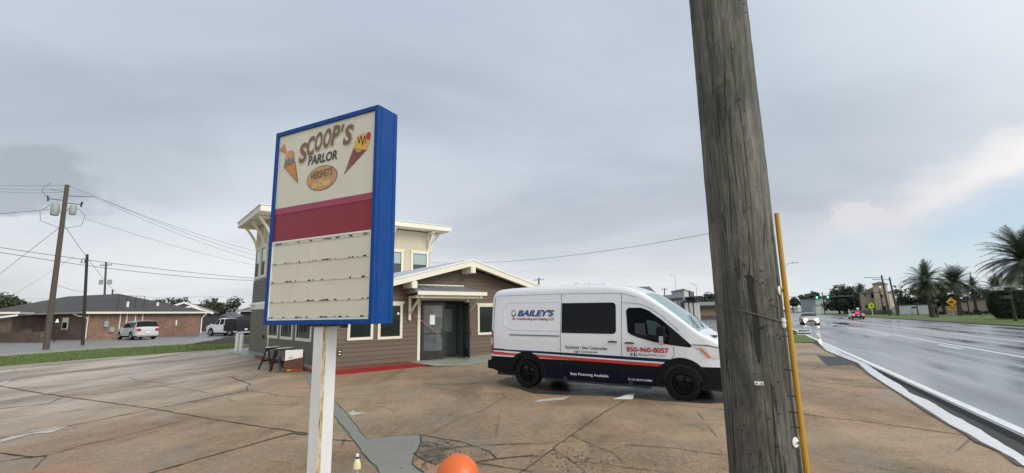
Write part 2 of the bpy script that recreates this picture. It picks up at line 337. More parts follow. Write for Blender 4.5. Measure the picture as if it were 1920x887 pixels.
m_hl = M('lit_headlamp', (1, 0.9, 0.75), 0.3, emit=(1, 0.86, 0.62), es=22)
m_bl = M('lit_brake_lamp', (1, 0.1, 0.1), 0.3, emit=(1, 0.08, 0.07), es=3.0)
m_green = M('lit_green_signal', (0.1, 1, 0.6), 0.3, emit=(0.08, 1, 0.55), es=3.0)
m_sblue = M('blue_sign_paint', (0.004, 0.056, 0.25), 0.42, var=0.14, vs=3.5, spec=0.18, dirt=0.12)
m_cpanel = M('cream_sign_face', rough=0.35, fn=f_panel((0.68, 0.645, 0.53)))
m_mag = M('magenta_sign_strip', rough=0.35, fn=f_panel((0.34, 0.045, 0.105)))
m_sred = M('maroon_sign_panel', rough=0.35, fn=f_panel((0.24, 0.014, 0.022)))
m_post = M('chipped_white_post_paint', rough=0.5, fn=f_post); m_rust = M('rust_streak', rough=0.75, fn=f_rust)
m_brown = M('brown_lettering', (0.20, 0.115, 0.062), 0.5, var=0.3, vs=30)
m_cone = M('waffle_orange', (0.58, 0.24, 0.07), 0.5, var=0.15, vs=8)
m_cone2 = M('waffle_maroon', (0.20, 0.05, 0.045), 0.5, var=0.3, vs=40)
m_scy = M('vanilla_yellow', (0.70, 0.42, 0.09), 0.5, var=0.15, vs=12)
m_cher = M('cherry_red', (0.45, 0.03, 0.03), 0.5)
m_oval = M('oval_tan', (0.54, 0.30, 0.13), 0.5, var=0.3, vs=14)
m_yel = M('yellow_guy_guard', (0.50, 0.265, 0.014), 0.5, var=0.14, vs=5, dirt=0.5)
m_wood = M('weathered_pole_wood', rough=0.85, fn=f_wood)
m_wood2 = M('far_pole_wood', (0.085, 0.07, 0.056), 0.9, var=0.35, vs=4)
m_wood3 = M('creosoted_pole_wood', (0.024, 0.020, 0.024), 0.8, var=0.3, vs=4)
m_galv = M('galvanised_steel', (0.42, 0.43, 0.44), 0.45, metal=0.4, var=0.15, vs=6)
m_trans = M('transformer_grey', (0.30, 0.325, 0.325), 0.55, var=0.15, vs=3)
m_wire = M('wire_black', (0.10, 0.10, 0.105), 0.6)
m_orange = M('orange_plastic', (0.72, 0.135, 0.022), 0.42, var=0.12, vs=9, dirt=0.35)
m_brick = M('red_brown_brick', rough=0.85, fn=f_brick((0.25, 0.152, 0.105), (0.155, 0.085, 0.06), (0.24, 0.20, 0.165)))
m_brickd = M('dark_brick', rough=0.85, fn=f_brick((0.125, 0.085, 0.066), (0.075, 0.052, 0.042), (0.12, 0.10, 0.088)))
m_shg = M('grey_shingles', rough=0.9, fn=f_shingle((0.062, 0.060, 0.060)))
m_shg2 = M('pale_grey_shingles', rough=0.9, fn=f_shingle((0.13, 0.135, 0.14)))
m_stucco = M('tan_stucco', (0.45, 0.38, 0.29), 0.85, var=0.12, vs=0.8)
m_stuccop = M('pale_stucco', (0.62, 0.56, 0.44), 0.85, var=0.1, vs=0.5)
m_tile = M('brown_roof_tile', (0.11, 0.085, 0.075), 0.85, var=0.3, vs=2)
m_tiler = M('red_roof_tile', (0.24, 0.055, 0.045), 0.8, var=0.3, vs=2)
m_leafd = M('dark_foliage', rough=0.6, fn=f_leaf((0.022, 0.034, 0.018), (0.05, 0.068, 0.032)))
m_leafm = M('mid_foliage', rough=0.6, fn=f_leaf((0.035, 0.052, 0.022), (0.085, 0.105, 0.045)))
m_palm = M('palm_frond', rough=0.55, fn=f_leaf((0.04, 0.062, 0.036), (0.085, 0.105, 0.06)))
m_trunk = M('palm_trunk_bark', (0.085, 0.068, 0.052), 0.95, var=0.4, vs=7, bump=0.9, bs=9)
m_bark = M('bark', (0.07, 0.055, 0.042), 0.95, var=0.3, vs=5)
m_ysign = M('amber_warning_sign', (0.62, 0.33, 0.015), 0.45)
m_fygsign = M('fluorescent_yellow_sign', (0.62, 0.78, 0.03), 0.45)
m_silver = M('silver_car_paint', (0.50, 0.52, 0.51), 0.3, coat=0.5, var=0.04)
m_goldc = M('champagne_car_paint', (0.50, 0.46, 0.38), 0.3, coat=0.5)
m_bcar = M('black_car_paint', (0.012, 0.014, 0.022), 0.22, coat=0.6)
m_farw = M('far_pale_wall', (0.5, 0.5, 0.48), 0.8, var=0.1, vs=0.3)
m_fargr = M('far_grey_wall', (0.30, 0.32, 0.32), 0.8, var=0.12, vs=0.3)
m_dkwall = M('dark_wall', (0.04, 0.036, 0.036), 0.8, var=0.2)
m_ply = M('dark_board', (0.10, 0.045, 0.03), 0.5, var=0.3, vs=6)
# ================================================================= mesh builder
class MB:
    def __init__(s): s.v = []; s.f = []; s.m = []; s.mats = []; s.cur = 0; s.sm = False
    def use(s, m):
        if m not in s.mats: s.mats.append(m)
        s.cur = s.mats.index(m); return s
    def add(s, vs, fs):
        o = len(s.v); s.v += [tuple(p) for p in vs]
        for f in fs: s.f.append(tuple(i + o for i in f)); s.m.append(s.cur)
        return s
    def box(s, x0, x1, y0, y1, z0, z1, M_=None):
        p = [Vector(q) for q in ((x0, y0, z0), (x1, y0, z0), (x1, y1, z0), (x0, y1, z0), (x0, y0, z1), (x1, y0, z1), (x1, y1, z1), (x0, y1, z1))]
        if M_: p = [M_ @ q for q in p]
        return s.add(p, [(0, 3, 2, 1), (4, 5, 6, 7), (0, 1, 5, 4), (1, 2, 6, 5), (2, 3, 7, 6), (3, 0, 4, 7)])
    def bar(s, a, b, w_, h_=None, up=(0, 0, 1)):
        a = Vector(a); b = Vector(b); h_ = h_ or w_; d = (b - a).normalized(); u = Vector(up)
        if abs(d.dot(u)) > 0.98: u = Vector((1, 0, 0))
        x = d.cross(u).normalized(); y = x.cross(d)
        q = [(-1, -1), (1, -1), (1, 1), (-1, 1)]
        p = [c + x * (i * w_ / 2) + y * (j * h_ / 2) for c in (a, b) for i, j in q]
        return s.add(p, [(3, 2, 1, 0), (4, 5, 6, 7), (0, 1, 5, 4), (1, 2, 6, 5), (2, 3, 7, 6), (3, 0, 4, 7)])
    def tube(s, pts, r, n=8, caps=True):
        pts = [Vector(p) for p in pts]; rs = r if isinstance(r, (list, tuple)) else [r] * len(pts)
        o = []; px = None
        for i, p in enumerate(pts):
            d = (pts[min(i + 1, len(pts) - 1)] - pts[max(i - 1, 0)]).normalized()
            if px is None: px = d.cross(Vector((0, 0, 1)) if abs(d.z) < 0.9 else Vector((1, 0, 0))).normalized()
            px = (px - d * px.dot(d)).normalized(); py = d.cross(px)
            o += [p + (px * math.cos(2 * math.pi * k / n) + py * math.sin(2 * math.pi * k / n)) * rs[i] for k in range(n)]
        f = [(i * n + k, i * n + (k + 1) % n, (i + 1) * n + (k + 1) % n, (i + 1) * n + k) for i in range(len(pts) - 1) for k in range(n)]
        if caps: f += [tuple(range(n))[::-1], tuple((len(pts) - 1) * n + k for k in range(n))]
        return s.add(o, f)
    def lathe(s, prof, c=(0, 0, 0), n=20, M_=None):
        c = Vector(c); o = []
        for r_, z in prof: o += [Vector((r_ * math.cos(2 * math.pi * k / n), r_ * math.sin(2 * math.pi * k / n), z)) for k in range(n)]
        if M_: o = [M_ @ q for q in o]
        o = [q + c for q in o]
        f = [(i * n + k, i * n + (k + 1) % n, (i + 1) * n + (k + 1) % n, (i + 1) * n + k) for i in range(len(prof) - 1) for k in range(n)]
        return s.add(o, f)
    def prism(s, poly, fa, fb):   # polygon list mapped to 3D by fa (front) and fb (back)
        n = len(poly); o = [fa(*p) for p in poly] + [fb(*p) for p in poly]
        return s.add(o, [tuple(range(n)), tuple(range(2 * n - 1, n - 1, -1))] + [(i, i + n, (i + 1) % n + n, (i + 1) % n) for i in range(n)])
    def sheet(s, pts, z): return s.add([(p[0], p[1], z) for p in pts], [tuple(range(len(pts)))])
    def mark(s):
        if not hasattr(s, 'marks'): s.marks = []
        s.marks.append((len(s.v), len(s.f))); return s
    def each(s, name, m=None, parent=None, **k):
        mk_ = s.marks + [(len(s.v), len(s.f))]; out_ = []
        for (v0, f0), (v1, f1) in zip(mk_, mk_[1:]):
            if v1 == v0: continue
            q = MB(); q.v = s.v[v0:v1]; q.f = [tuple(i - v0 for i in f) for f in s.f[f0:f1]]; q.m = s.m[f0:f1]; q.mats = s.mats; out_.append(q.build(name, m, parent, **k))
        return out_
    def build(s, name, m=None, parent=None, loc=None, smooth=False, bevel=0.0):
        me = bpy.data.meshes.new(name); me.from_pydata(s.v, [], s.f); me.validate()
        mm = s.mats if s.mats else [m]
        for x in mm: me.materials.append(x)
        if s.mats and len(me.polygons) == len(s.m): me.polygons.foreach_set('material_index', s.m)
        if smooth: me.polygons.foreach_set('use_smooth', [True] * len(me.polygons))
        me.update(); o = bpy.data.objects.new(name, me); COL.objects.link(o)
        if smooth and smooth != 'all':
            try: me.set_sharp_from_angle(angle=R(40))
            except Exception: pass
        if parent: o.parent = parent
        if loc: o.location = loc
        if bevel:
            b = o.modifiers.new('b', 'BEVEL'); b.width = bevel; b.segments = 2; b.limit_method = 'ANGLE'
        return o
def tag(o, label=None, cat=None, group=None, kind=None):
    for k_, v_ in (('label', label), ('category', cat), ('group', group), ('kind', kind)):
        if v_: o[k_] = v_
    return o
def thing(name, label, cat, loc=(0, 0, 0), rz=0.0, group=None):
    o = bpy.data.objects.new(name, None); COL.objects.link(o); o.location = loc; o.rotation_euler = (0, 0, rz); o.empty_display_size = 0.3
    return tag(o, label, cat, group)
def copy_tree(o, parent=None):
    c = o.copy(); COL.objects.link(c); c.parent = parent
    for ch in list(o.children): copy_tree(ch, c)
    return c
def structure(name, mb, m=None):
    return tag(mb.build(name, m), kind='structure')
def text(mb, s_, x0, x1, z0, z1, fn, offset=0.0, shear=0.0):
    cu = bpy.data.curves.new('t', 'FONT'); cu.body = s_; cu.size = 1; cu.offset = offset; cu.shear = shear; cu.resolution_u = 3; cu.fill_mode = 'FRONT'
    ob = bpy.data.objects.new('t', cu); COL.objects.link(ob)
    dg = bpy.context.evaluated_depsgraph_get(); dg.update(); me = bpy.data.meshes.new_from_object(ob.evaluated_get(dg))
    vs = [v_.co.copy() for v_ in me.vertices]; fs = [tuple(p.vertices) for p in me.polygons]
    bpy.data.objects.remove(ob); bpy.data.meshes.remove(me)
    ax, bx = min(v_.x for v_ in vs), max(v_.x for v_ in vs); ay, by = min(v_.y for v_ in vs), max(v_.y for v_ in vs)
    mb.add([fn(x0 + (v_.x - ax) / (bx - ax) * (x1 - x0), z0 + (v_.y - ay) / (by - ay) * (z1 - z0)) for v_ in vs], fs)
# ================================================================= ground, road
tr = math.atan2(*[(lambda r_: (r_.x, r_.y))(ray(1408, 581.8))[i] for i in (0, 1)])     # road azimuth
TV = Vector((math.sin(tr), math.cos(tr), 0)); NV = Vector((math.cos(tr), -math.sin(tr), 0))
def rd(al, ac): return TV * al + NV * ac
structure('ground', MB().sheet([(-900, -300), (900, -300), (900, 1500), (-900, 1500)], -0.03), M('far_ground', (0.10, 0.105, 0.08), 0.8, var=0.3, vs=0.05))
def rdsheet(name, a0, a1, c0, c1, z, m):
    # own object coordinates run along the road
    mb = MB(); mb.add([(c0, a0, z), (c1, a0, z), (c1, a1, z), (c0, a1, z)], [(0, 1, 2, 3)])
    o = tag(mb.build(name, m), kind='structure'); o.rotation_euler = (0, 0, -tr); return o
rdsheet('road', -60, 700, 3.24, 21.3, 0.0, m_road)
gl = [G(0, 686.8), G(210.7, 669.7), G(361, 659), G(450, 652.5)]
lot = [rd(-30, 3.22), rd(32, 3.22), rd(32, -8), Vector((14, 44, 0)), Vector((-6, 48, 0)), Vector((-15, 40, 0))] + gl[::-1] + [gl[0] + (gl[0] - gl[1]) * 2.0, Vector((-45, -25, 0)), ]
structure('parking_lot', MB().sheet(lot, 0.0), m_lot)
rdsheet('asphalt_lot', 32, 230, -70, 2.6, -0.004, M('wet_grey_lot', (0.13, 0.135, 0.14), 0.3, var=0.35, vs=0.5))
rdsheet('far_lawn', -60, 260, 21.5, 90, -0.004, m_grass)
def prof_strip(name, m, a0, a1, c0, c1, z0, z1):
    mb = MB(); mb.box(c0, c1, a0, a1, z0, z1); o = tag(mb.build(name, m), kind='structure'); o.rotation_euler = (0, 0, -tr); return o
prof_strip('far_kerb', M('dark_wet_kerb', (0.10, 0.10, 0.095), 0.5, var=0.2), -60, 400, 21.3, 21.55, -0.02, 0.14)
rdsheet('far_pavement', -60, 200, 46, 47.6, 0.004, m_conc)
# gutter apron, groove, water
rdsheet('gutter_apron', -60, 300, 2.93, 3.236, 0.004, M('wet_gutter_concrete', (0.050, 0.046, 0.042), 0.6, var=0.6, vs=5, spec=.15))
rdsheet('gutter_groove', -60, 300, 3.19, 3.37, 0.008, M('black_gutter_silt', (0.022, 0.022, 0.022), 0.8, var=0.95, vs=4, spec=.1))
def zz(x, y): return (1480 + x / 3.323, 620 + y / 3.323)
near = [(170, 60), (230, 125), (300, 155), (430, 205), (500, 270), (620, 350), (750, 430), (880, 510), (1000, 590), (1120, 650), (1200, 700), (1320, 760), (1460, 850)]
far = [(1462, 790), (1300, 690), (1150, 600), (1000, 520), (870, 440), (760, 395), (690, 340), (600, 290), (480, 210), (350, 150), (250, 95), (190, 55)]
pp = [G(*zz(*p)) for p in near] + [rd(4, 2.75), rd(4, 3.1)] + [G(*zz(*p)) for p in far]
rw = random.Random(4); p2 = []
for a, b in zip(pp, pp[1:] + pp[:1]):
    n_ = max(1, int((b - a).length / .22))
    for i in range(n_):
        q = a.lerp(b, i / n_); p2.append(q + NV * rw.gauss(0, .007) * (1 if 0 < i else 0))
pp = p2
mbw = MB(); mbw.sheet(pp, 0.014); structure('gutter_water', mbw, m_water)
# broken edge of the concrete apron beside the water
mbe = MB(); e0 = [G(*zz(*p)) for p in near]
for i in range(len(e0) - 1):
    a, b = e0[i], e0[i + 1]; n_ = Vector((-(b - a).y, (b - a).x, 0)).normalized(); 
    w0 = 0.05 + 0.03 * math.sin(i * 2.1); w1 = 0.05 + 0.03 * math.sin((i + 1) * 2.1)
    if n_.dot(NV) > 0: n_ = -n_
    mbe.add([a + Vector((0, 0, .0175)), b + Vector((0, 0, .0175)), b + n_ * w1 + Vector((0, 0, .0175)), a + n_ * w0 + Vector((0, 0, .0175))], [(0, 1, 2, 3)])
structure('gutter_edge', mbe, M('wet_broken_edge', (0.075, 0.058, 0.042), 0.5, var=0.5, vs=9))
# tan apron laid along the road (its inner edge follows the lot)
mk = MB().use(m_paint)
def line(a0, a1, c, w_, z=0.005): mk.add([rd(a0, c - w_ / 2) + Vector((0, 0, z)), rd(a0, c + w_ / 2) + Vector((0, 0, z)), rd(a1, c + w_ / 2) + Vector((0, 0, z)), rd(a1, c - w_ / 2) + Vector((0, 0, z))], [(0, 1, 2, 3)])
line(-30, 300, 3.53, 0.17)
line(-30, 300, 8.85, 0.17)
for k_ in range(-2, 22): line(28.2 + k_ * 12.2 - 0.0, 28.2 + k_ * 12.2 + 3.1, 8.3, 0.16)
line(-30, 300, 12.55, 0.17)
for k_ in range(-2, 22): line(31 + k_ * 12.2, 34.1 + k_ * 12.2, 13.15, 0.13)
for k_ in range(-1, 14): line(38 + k_ * 12.2, 41 + k_ * 12.2, 17.0, 0.12)
line(-30, 300, 20.9, 0.13)
structure('road_markings', mk)
# left: grass strip, kerb, side street
gf = [G(0, 668.8), G(211, 653), G(361, 645.6), G(440, 638.5)]
def ext(p, q, t): return p + (p - q) * t
gs = [ext(gl[0], gl[1], 2.0)] + gl + [G(470, 650), gf[-1]] + gf[::-1] + [ext(gf[0], gf[1], 2.0)]
structure('grass_strip', MB().sheet(gs, 0.012), m_grass)
rnd = random.Random(3)
mbg = MB()
for i in range(5200):      # blades along the strip
    t = rnd.random() ; s_ = rnd.random()
    ia = t * 3; k0 = min(2, int(ia)); fr = ia - k0
    a = gl[k0].lerp(gl[k0 + 1], fr); b = gf[k0].lerp(gf[k0 + 1], fr); p = a.lerp(b, s_)
    h = rnd.uniform(0.03, 0.09); d = Vector((rnd.uniform(-1, 1), rnd.uniform(-1, 1), 0)).normalized() * rnd.uniform(0.02, 0.05)
    mbg.add([p - d, p + d, p + Vector((rnd.uniform(-.03, .03), rnd.uniform(-.03, .03), h))], [(0, 1, 2)])
tag(mbg.build('grass_blades', m_grass), 'short green grass covering the strip between lot and side street', 'grass', kind='stuff')
sst = [ext(gf[0], gf[1], 2.0)] + gf + [Vector((-12, 50, 0)), Vector((-20, 110, 0)), Vector((-130, 110, 0)), Vector((-130, 10, 0))]
structure('side_street', MB().sheet(sst, -0.008), m_side)
mbk = MB()
gfe = [ext(gf[0], gf[1], 2.0)] + gf
for i in range(len(gfe) - 1):
    a, b = gfe[i], gfe[i + 1]; n_ = Vector((-(b - a).y, (b - a).x, 0)).normalized(); n_ = n_ if n_.x < 0 else -n_
    mbk.add([a, b, b + n_ * .28, a + n_ * .28, a + Vector((0, 0, .11)), b + Vector((0, 0, .11)), b + n_ * .28 + Vector((0, 0, .11)), a + n_ * .28 + Vector((0, 0, .11))], [(4, 5, 6, 7), (0, 1, 5, 4), (3, 7, 6, 2)])
structure('side_kerb', mbk, m_conc)
mbk = MB()
for i in range(len(gfe) - 1):
    a, b = gfe[i], gfe[i + 1]; n_ = Vector((-(b - a).y, (b - a).x, 0)).normalized(); n_ = n_ if n_.x < 0 else -n_
    mbk.add([a + n_ * .3, b + n_ * .3, b + n_ * .9, a + n_ * .9], [(0, 1, 2, 3)])
structure('side_gutter', mbk, M('wet_black_gutter', (0.03, 0.032, 0.035), 0.2, var=0.3))
# fresh concrete patch + strip crossing the lot
strip_l = [(567, 694), (581, 721), (600, 748), (622, 774), (645, 804), (667, 832), (689, 860), (709, 882), (720, 900)]
strip_r = [(578, 694), (600, 718), (625, 750), (653, 779), (672, 804), (689, 824)]
poly = [G(*p) for p in strip_l] + [G(*p) for p in ((810, 900), (795, 887), (773, 871), (778, 852), (787, 835), (789, 816), (737, 818))] + [G(*p) for p in strip_r[::-1]]
structure('cement_patch', MB().sheet(poly, 0.005), m_patchc)
structure('drain_cover_slab', MB().sheet([G(1532, 667), G(1588, 670), G(1608, 684), G(1552, 686)], 0.006), M('dark_wet_slab', (0.05, 0.052, 0.054), 0.6, var=0.4, vs=4, spec=.2))
gp = [G(1483, 628), G(1507, 627), G(1531, 641.5), G(1492, 643), G(1478, 640)]
structure('verge_grass', MB().sheet(gp, 0.02), m_grass)
# cracks and joints
CR_ = [([(0, 724), (54, 734), (120, 744), (289, 767), (376, 783), (500, 802), (580, 814)], 2.2), ([(0, 767), (90, 757), (120, 745)], 1.6), ([(120, 742), (187, 739), (301, 724), (331, 718), (446, 706)], 1.4),
 ([(0, 822), (135, 798), (289, 767), (464, 733), (461, 727), (470, 721), (430, 706)], 2), ([(464, 733), (500, 737), (528, 743), (580, 746)], 1.2), ([(286, 887), (436, 844), (500, 826), (549, 812.6), (575, 816)], 3), ([(286, 887), (200, 915)], 3),
 ([(0, 785), (90, 776), (160, 768)], 1), ([(60, 882), (87, 855), (156, 835), (211, 823), (283, 805), (361, 785)], 1.4), ([(0, 850), (63, 858), (87, 855)], 3), ([(0, 866), (40, 860), (87, 855)], 2), ([(27, 728), (99, 725), (150, 720)], 1),
 ([(0, 716), (99, 703), (132, 698), (268, 685)], 1.5), ([(102, 716), (241, 707), (256, 714), (316, 719)], 1.1), ([(241, 707), (361, 691), (482, 679)], 1), ([(301, 724), (361, 732), (391, 737)], 1),
 ([(625, 747), (692, 748)], 1), ([(622, 825), (661, 828)], 2), ([(625, 750), (653, 779), (672, 804), (689, 824)], 1.4), ([(689, 824), (737, 818), (789, 816)], 1.2), ([(622, 774), (645, 804), (667, 832), (689, 860), (709, 882), (720, 900)], 1.6),
 ([(789, 816), (787, 835), (778, 852), (773, 871), (795, 887)], 3), ([(792, 817), (865, 829), (918, 847), (931, 860)], 2), ([(812, 812), (834, 799), (865, 782), (904, 771), (951, 743)], 1), ([(781, 850), (862, 839), (912, 835), (1000, 831)], 1.6),
 ([(892, 868), (931, 861), (1000, 854)], 2), ([(892, 868), (918, 872), (1000, 886)], 2), ([(792, 854), (828, 860), (892, 868)], 3), ([(815, 721), (865, 723), (959, 708)], 1.3), ([(684, 762), (712, 762), (742, 772)], 1),
 ([(999, 871), (1071, 817), (1133, 774), (1172, 751)], 2), ([(999, 871), (960, 900)], 2), ([(1071, 817), (1109, 834), (1148, 849), (1172, 871)], 1.4), ([(1037, 844), (1064, 860), (1078, 870), (1100, 887)], 1.6), ([(1085, 866), (1143, 872), (1250, 887)], 1.3),
 ([(920, 836), (997, 832), (1045, 833)], 1.2), ([(920, 863), (963, 857), (1016, 856)], 1.4), ([(1250, 757), (1358, 769)], 1.2), ([(1171, 834), (1267, 841), (1332, 851), (1366, 853)], 1.3),
 ([(1490, 712), (1672, 730)], 1.3), ([(1490, 775), (1640, 793), (1811, 817)], 1.6), ([(1495, 665), (1537, 667)], 1.2), ([(830, 826), (845, 836), (862, 828)], 1.2), ([(800, 838), (830, 834), (850, 826)], 1.2), ([(775, 850), (800, 865), (790, 880)], 2), ([(1490, 690), (1545, 692)], 1)]
rc = random.Random(5)
mbc = MB()
for pl, wd in CR_:
    P = [G(*p) for p in pl]; Q = []
    for a, b in zip(P, P[1:]):
        n_ = max(2, int((b - a).length / 0.16))
        for i in range(n_):
            q = a.lerp(b, i / n_)
            if i: q = q + Vector((rc.gauss(0, .009), rc.gauss(0, .009), 0))
            Q.append(q)
    Q.append(P[-1])
    for i in range(len(Q) - 1):
        a, b = Q[i], Q[i + 1]; d = (b - a); 
        if d.length < 1e-4: continue
        n_ = Vector((-d.y, d.x, 0)).normalized(); dist = (a - Vector((0, 0, 0))).length
        h = 0.0025 * wd * rc.uniform(.55, 1.2) * (0.45 + (dist / 9.5) ** 1.25) * (1 + 1.3 * abs(n_.dot(a.normalized())))
        mbc.add([a - n_ * h, b - n_ * h, b + n_ * h, a + n_ * h], [(0, 1, 2, 3)])
mbc.v = [(x, y, 0.0095) for x, y, z in mbc.v]
structure('pavement_cracks', mbc, m_crack)
mbm = MB()
for pl in ([(0, 826), (20, 819), (65, 808), (100, 802), (133, 798), (120, 803), (95, 812), (60, 814), (30, 822), (0, 830)], [(1000, 755), (1010, 750), (1045, 746), (1068, 744), (1058, 750), (1030, 752)], [(652, 776), (662, 770), (668, 774), (690, 775), (660, 780)], [(0, 718), (12, 714), (20, 715), (8, 721), (0, 722)]):
    mbm.sheet([G(*p) for p in pl], 0.0065)
structure('lot_markings', mbm, m_paintold)
# crumbled concrete bits around the broken corner of the patch
mbr = MB()
for i in range(420):
    if i < 230: c = G(825 + rc.gauss(0, 26), 852 + rc.gauss(0, 13))
    elif i < 330: c = G(1075 + rc.gauss(0, 30), 862 + rc.gauss(0, 12))
    else: c = G(rc.uniform(960, 1340), rc.uniform(800, 887))
    r_ = rc.uniform(.004, .013) if i < 330 else rc.uniform(.003, .008)
    mbr.box(-r_, r_, -r_ * .7, r_ * .7, 0, r_ * .8, Matrix.Translation((c.x, c.y, 0.005)) @ Matrix.Rotation(rc.uniform(0, 3), 4, 'Z') @ Matrix.Rotation(rc.uniform(-.4, .4), 4, 'X'))
tag(mbr.build('concrete_rubble', M('rubble', (0.15, 0.12, 0.09), 0.9, var=0.8, vs=9)), 'crumbled bits of concrete scattered along the cracks in the lot', 'rubble', kind='stuff')
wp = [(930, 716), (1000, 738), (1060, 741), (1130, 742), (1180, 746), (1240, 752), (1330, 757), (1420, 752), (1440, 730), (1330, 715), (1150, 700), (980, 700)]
structure('wet_shade_patch', MB().sheet([G(*p) for p in wp], 0.0055), M('soaked_shaded_concrete', (0.055, 0.05, 0.045), 0.35, var=0.35, vs=1.5, spec=.2))  # damp ground, painted darker to stand in for the van's shadow
sp_ = MB().sheet([G(*p) for p in ((790, 826), (822, 832), (845, 840), (828, 852), (850, 862), (815, 872), (790, 862), (779, 851), (787, 838))], 0.0062)
structure('broken_concrete_patch', sp_, M('rotten_concrete', fn=f_rot))
# ================================================================= pylon sign
SGP = D(700, 500, 5.0); SGP.z = 0
sign = thing('pylon_sign', 'tall blue framed sign with ice cream cones above a maroon band, on a white post', 'sign', SGP, -R(26.8))
Wd, TH, Z0, Z1 = 1.765, 0.33, 1.828, 4.31
fr = 0.052
c = MB().use(m_sblue)
c.box(-Wd, -Wd + fr, 0, TH, Z0, Z1); c.box(-fr, 0, 0, TH, Z0, Z1); c.box(-Wd + fr, -fr, 0, TH, Z0, Z0 + .055); c.box(-Wd + fr, -fr, 0, TH, Z1 - .055, Z1); c.box(-Wd + fr, -fr, TH - .05, TH, Z0 + .055, Z1 - .055)
cab = c.build('cabinet', parent=sign, bevel=0.004)
c = MB()
for z in [Z0 + .07 + i * 0.36 for i in range(7)]:
    for y_ in (.028, TH - .028): c.mark().lathe([(0.0, .006), (.008, .004), (.009, 0)], n=8, M_=Matrix.Translation((0.0, y_, z)) @ Matrix.Rotation(math.pi / 2, 4, 'Y'))
c.each('bolt', m_black, sign)
c = MB(); c.box(0.0, 0.004, 0.055, 0.061, Z0, Z1); c.box(0.0, 0.004, TH - 0.061, TH - .055, Z0, Z1); c.build('seam_flange', m_sblue, sign)
fx0, fx1 = -Wd + fr, -fr
def pan(name, m, z0, z1, y_=0.022): return MB().box(fx0, fx1, y_, y_ + .03, z0, z1).build(name, m, sign)
top = pan('ice_cream_panel', m_cpanel, 3.285, Z1 - .055); pan('magenta_strip', m_mag, 3.205, 3.282, .018); pan('maroon_panel', m_sred, 2.860, 3.202); lb = pan('letter_board', m_cpanel, Z0 + .055, 2.857)
c = MB()
for z in (2.845, Z0 + .06): c.box(fx0 + .002, fx1 - .002, .012, .0215, z - .010, z + .010)
for x in (fx0 + .008, fx1 - .008): c.box(x - .007, x + .007, .012, .0215, Z0 + .071, 2.834)
c.build('letter_board_frame', m_white, lb)
rs = random.Random(11)
c = MB(); c2 = MB()
for z in (2.815, 2.572, 2.343, 2.105, 1.915):
    c.mark().box(fx0 + .02, fx1 - .02, .014, .0215, z - .010, z + .004)
    for i in range(8):
        x = fx0 + .04 + i * (fx1 - fx0 - .1) / 7.3; L_ = rs.choice((.03, .05, .11, .14, .04))
        while L_ > 0:
            q = rs.uniform(.012, .035); hh = rs.uniform(.003, .010)
            if rs.random() < .78: c2.mark().box(x, x + q * .9, .0105, .0135, z - hh + rs.uniform(-.002, .004), z + hh)
            x += q; L_ -= q
c.each('letter_rail', m_cpanel, lb); c2.each('grime', m_black, lb)
def on_face(dy): return lambda x, z: Vector((x, .022 - dy, z))
# curved heading, letter by letter
mbt = MB().use(M('letter_shadow', (0.55, 0.47, 0.35), 0.5)); mbt2 = MB().use(m_brown)
LT = [('S', -1.245, 3.955, .265, .135), ('C', -1.115, 4.02, .255, .13), ('O', -.975, 4.055, .25, .13), ('O', -.828, 4.07, .25, .13), ('P', -.682, 4.08, .25, .125), ("'", -.575, 4.15, .09, .035), ('S', -.475, 4.045, .25, .135)]
for (ch, cx_, cz_, hh, ww) in LT:
    rot = (cx_ + .86) * -0.20
    def fn_(dy, ox=0, oz=0):
        def f(x, z):
            return Vector((cx_ + (x * math.cos(rot) - z * math.sin(rot)) + ox + .14 * z, .022 - dy, cz_ + x * math.sin(rot) + z * math.cos(rot) + oz))
        return f
    text(mbt, ch, -ww / 2 - .006, ww / 2 + .006, -hh / 2 - .006, hh / 2 + .006, fn_(.003, .008, -.012), offset=0.045)
    text(mbt2, ch, -ww / 2, ww / 2, -hh / 2, hh / 2, fn_(.006), offset=0.035)
mbt.build('letter_outline', parent=top); mbt2.build('heading_lettering', parent=top)
m_t = MB(); text(m_t, 'PARLOR', -1.14, -.635, 3.77, 3.89, lambda x, z: Vector((x + (z - 3.83) * .12, .0165, z)), offset=.03); m_t.build('small_lettering', M('near_black_lettering', (0.05, 0.055, 0.045), 0.5), top)
c = MB().use(m_brown)
def oval(rx, rz, y_, n=36): c.add([Vector((-.89 + rx * math.cos(t * 2 * math.pi / n), y_, 3.575 + rz * math.sin(t * 2 * math.pi / n))) for t in range(n)], [tuple(range(n))])
oval(.262, .156, .0185); c.use(m_oval); oval(.252, .146, .0165); c.build('oval_badge', parent=top)
m_t = MB().use(M('badge_grey_lettering', (0.13, 0.10, 0.075), 0.5)); text(m_t, "HERSHEY'S", -1.07, -.71, 3.58, 3.68, lambda x, z: Vector((x, .0135, z + (x + .88) * .05)), offset=.015)
m_t.use(M('badge_yellow_lettering', (0.82, 0.62, 0.30), 0.5)); text(m_t, 'Ice Cream', -1.045, -.735, 3.465, 3.55, lambda x, z: Vector((x, .0135, z + (x + .88) * .05)), shear=.35, offset=.02)
m_t.build('badge_lettering', parent=top)
def flat(mb, pts, y_): mb.add([Vector((x, y_, z)) for x, z in pts], [tuple(range(len(pts)))])
c = MB().use(m_cone)
flat(c, [(-1.56, 3.83), (-1.33, 3.87), (-1.245, 3.56)], .0185); flat(c, [(-1.675, 4.09), (-1.585, 4.165), (-1.535, 4.07), (-1.50, 3.99), (-1.57, 4.03)], .0185)
c.use(m_oval); flat(c, [(-1.445 + .10 * math.cos(t * .35), 3.94 + .105 * math.sin(t * .35)) for t in range(18)], .0175)
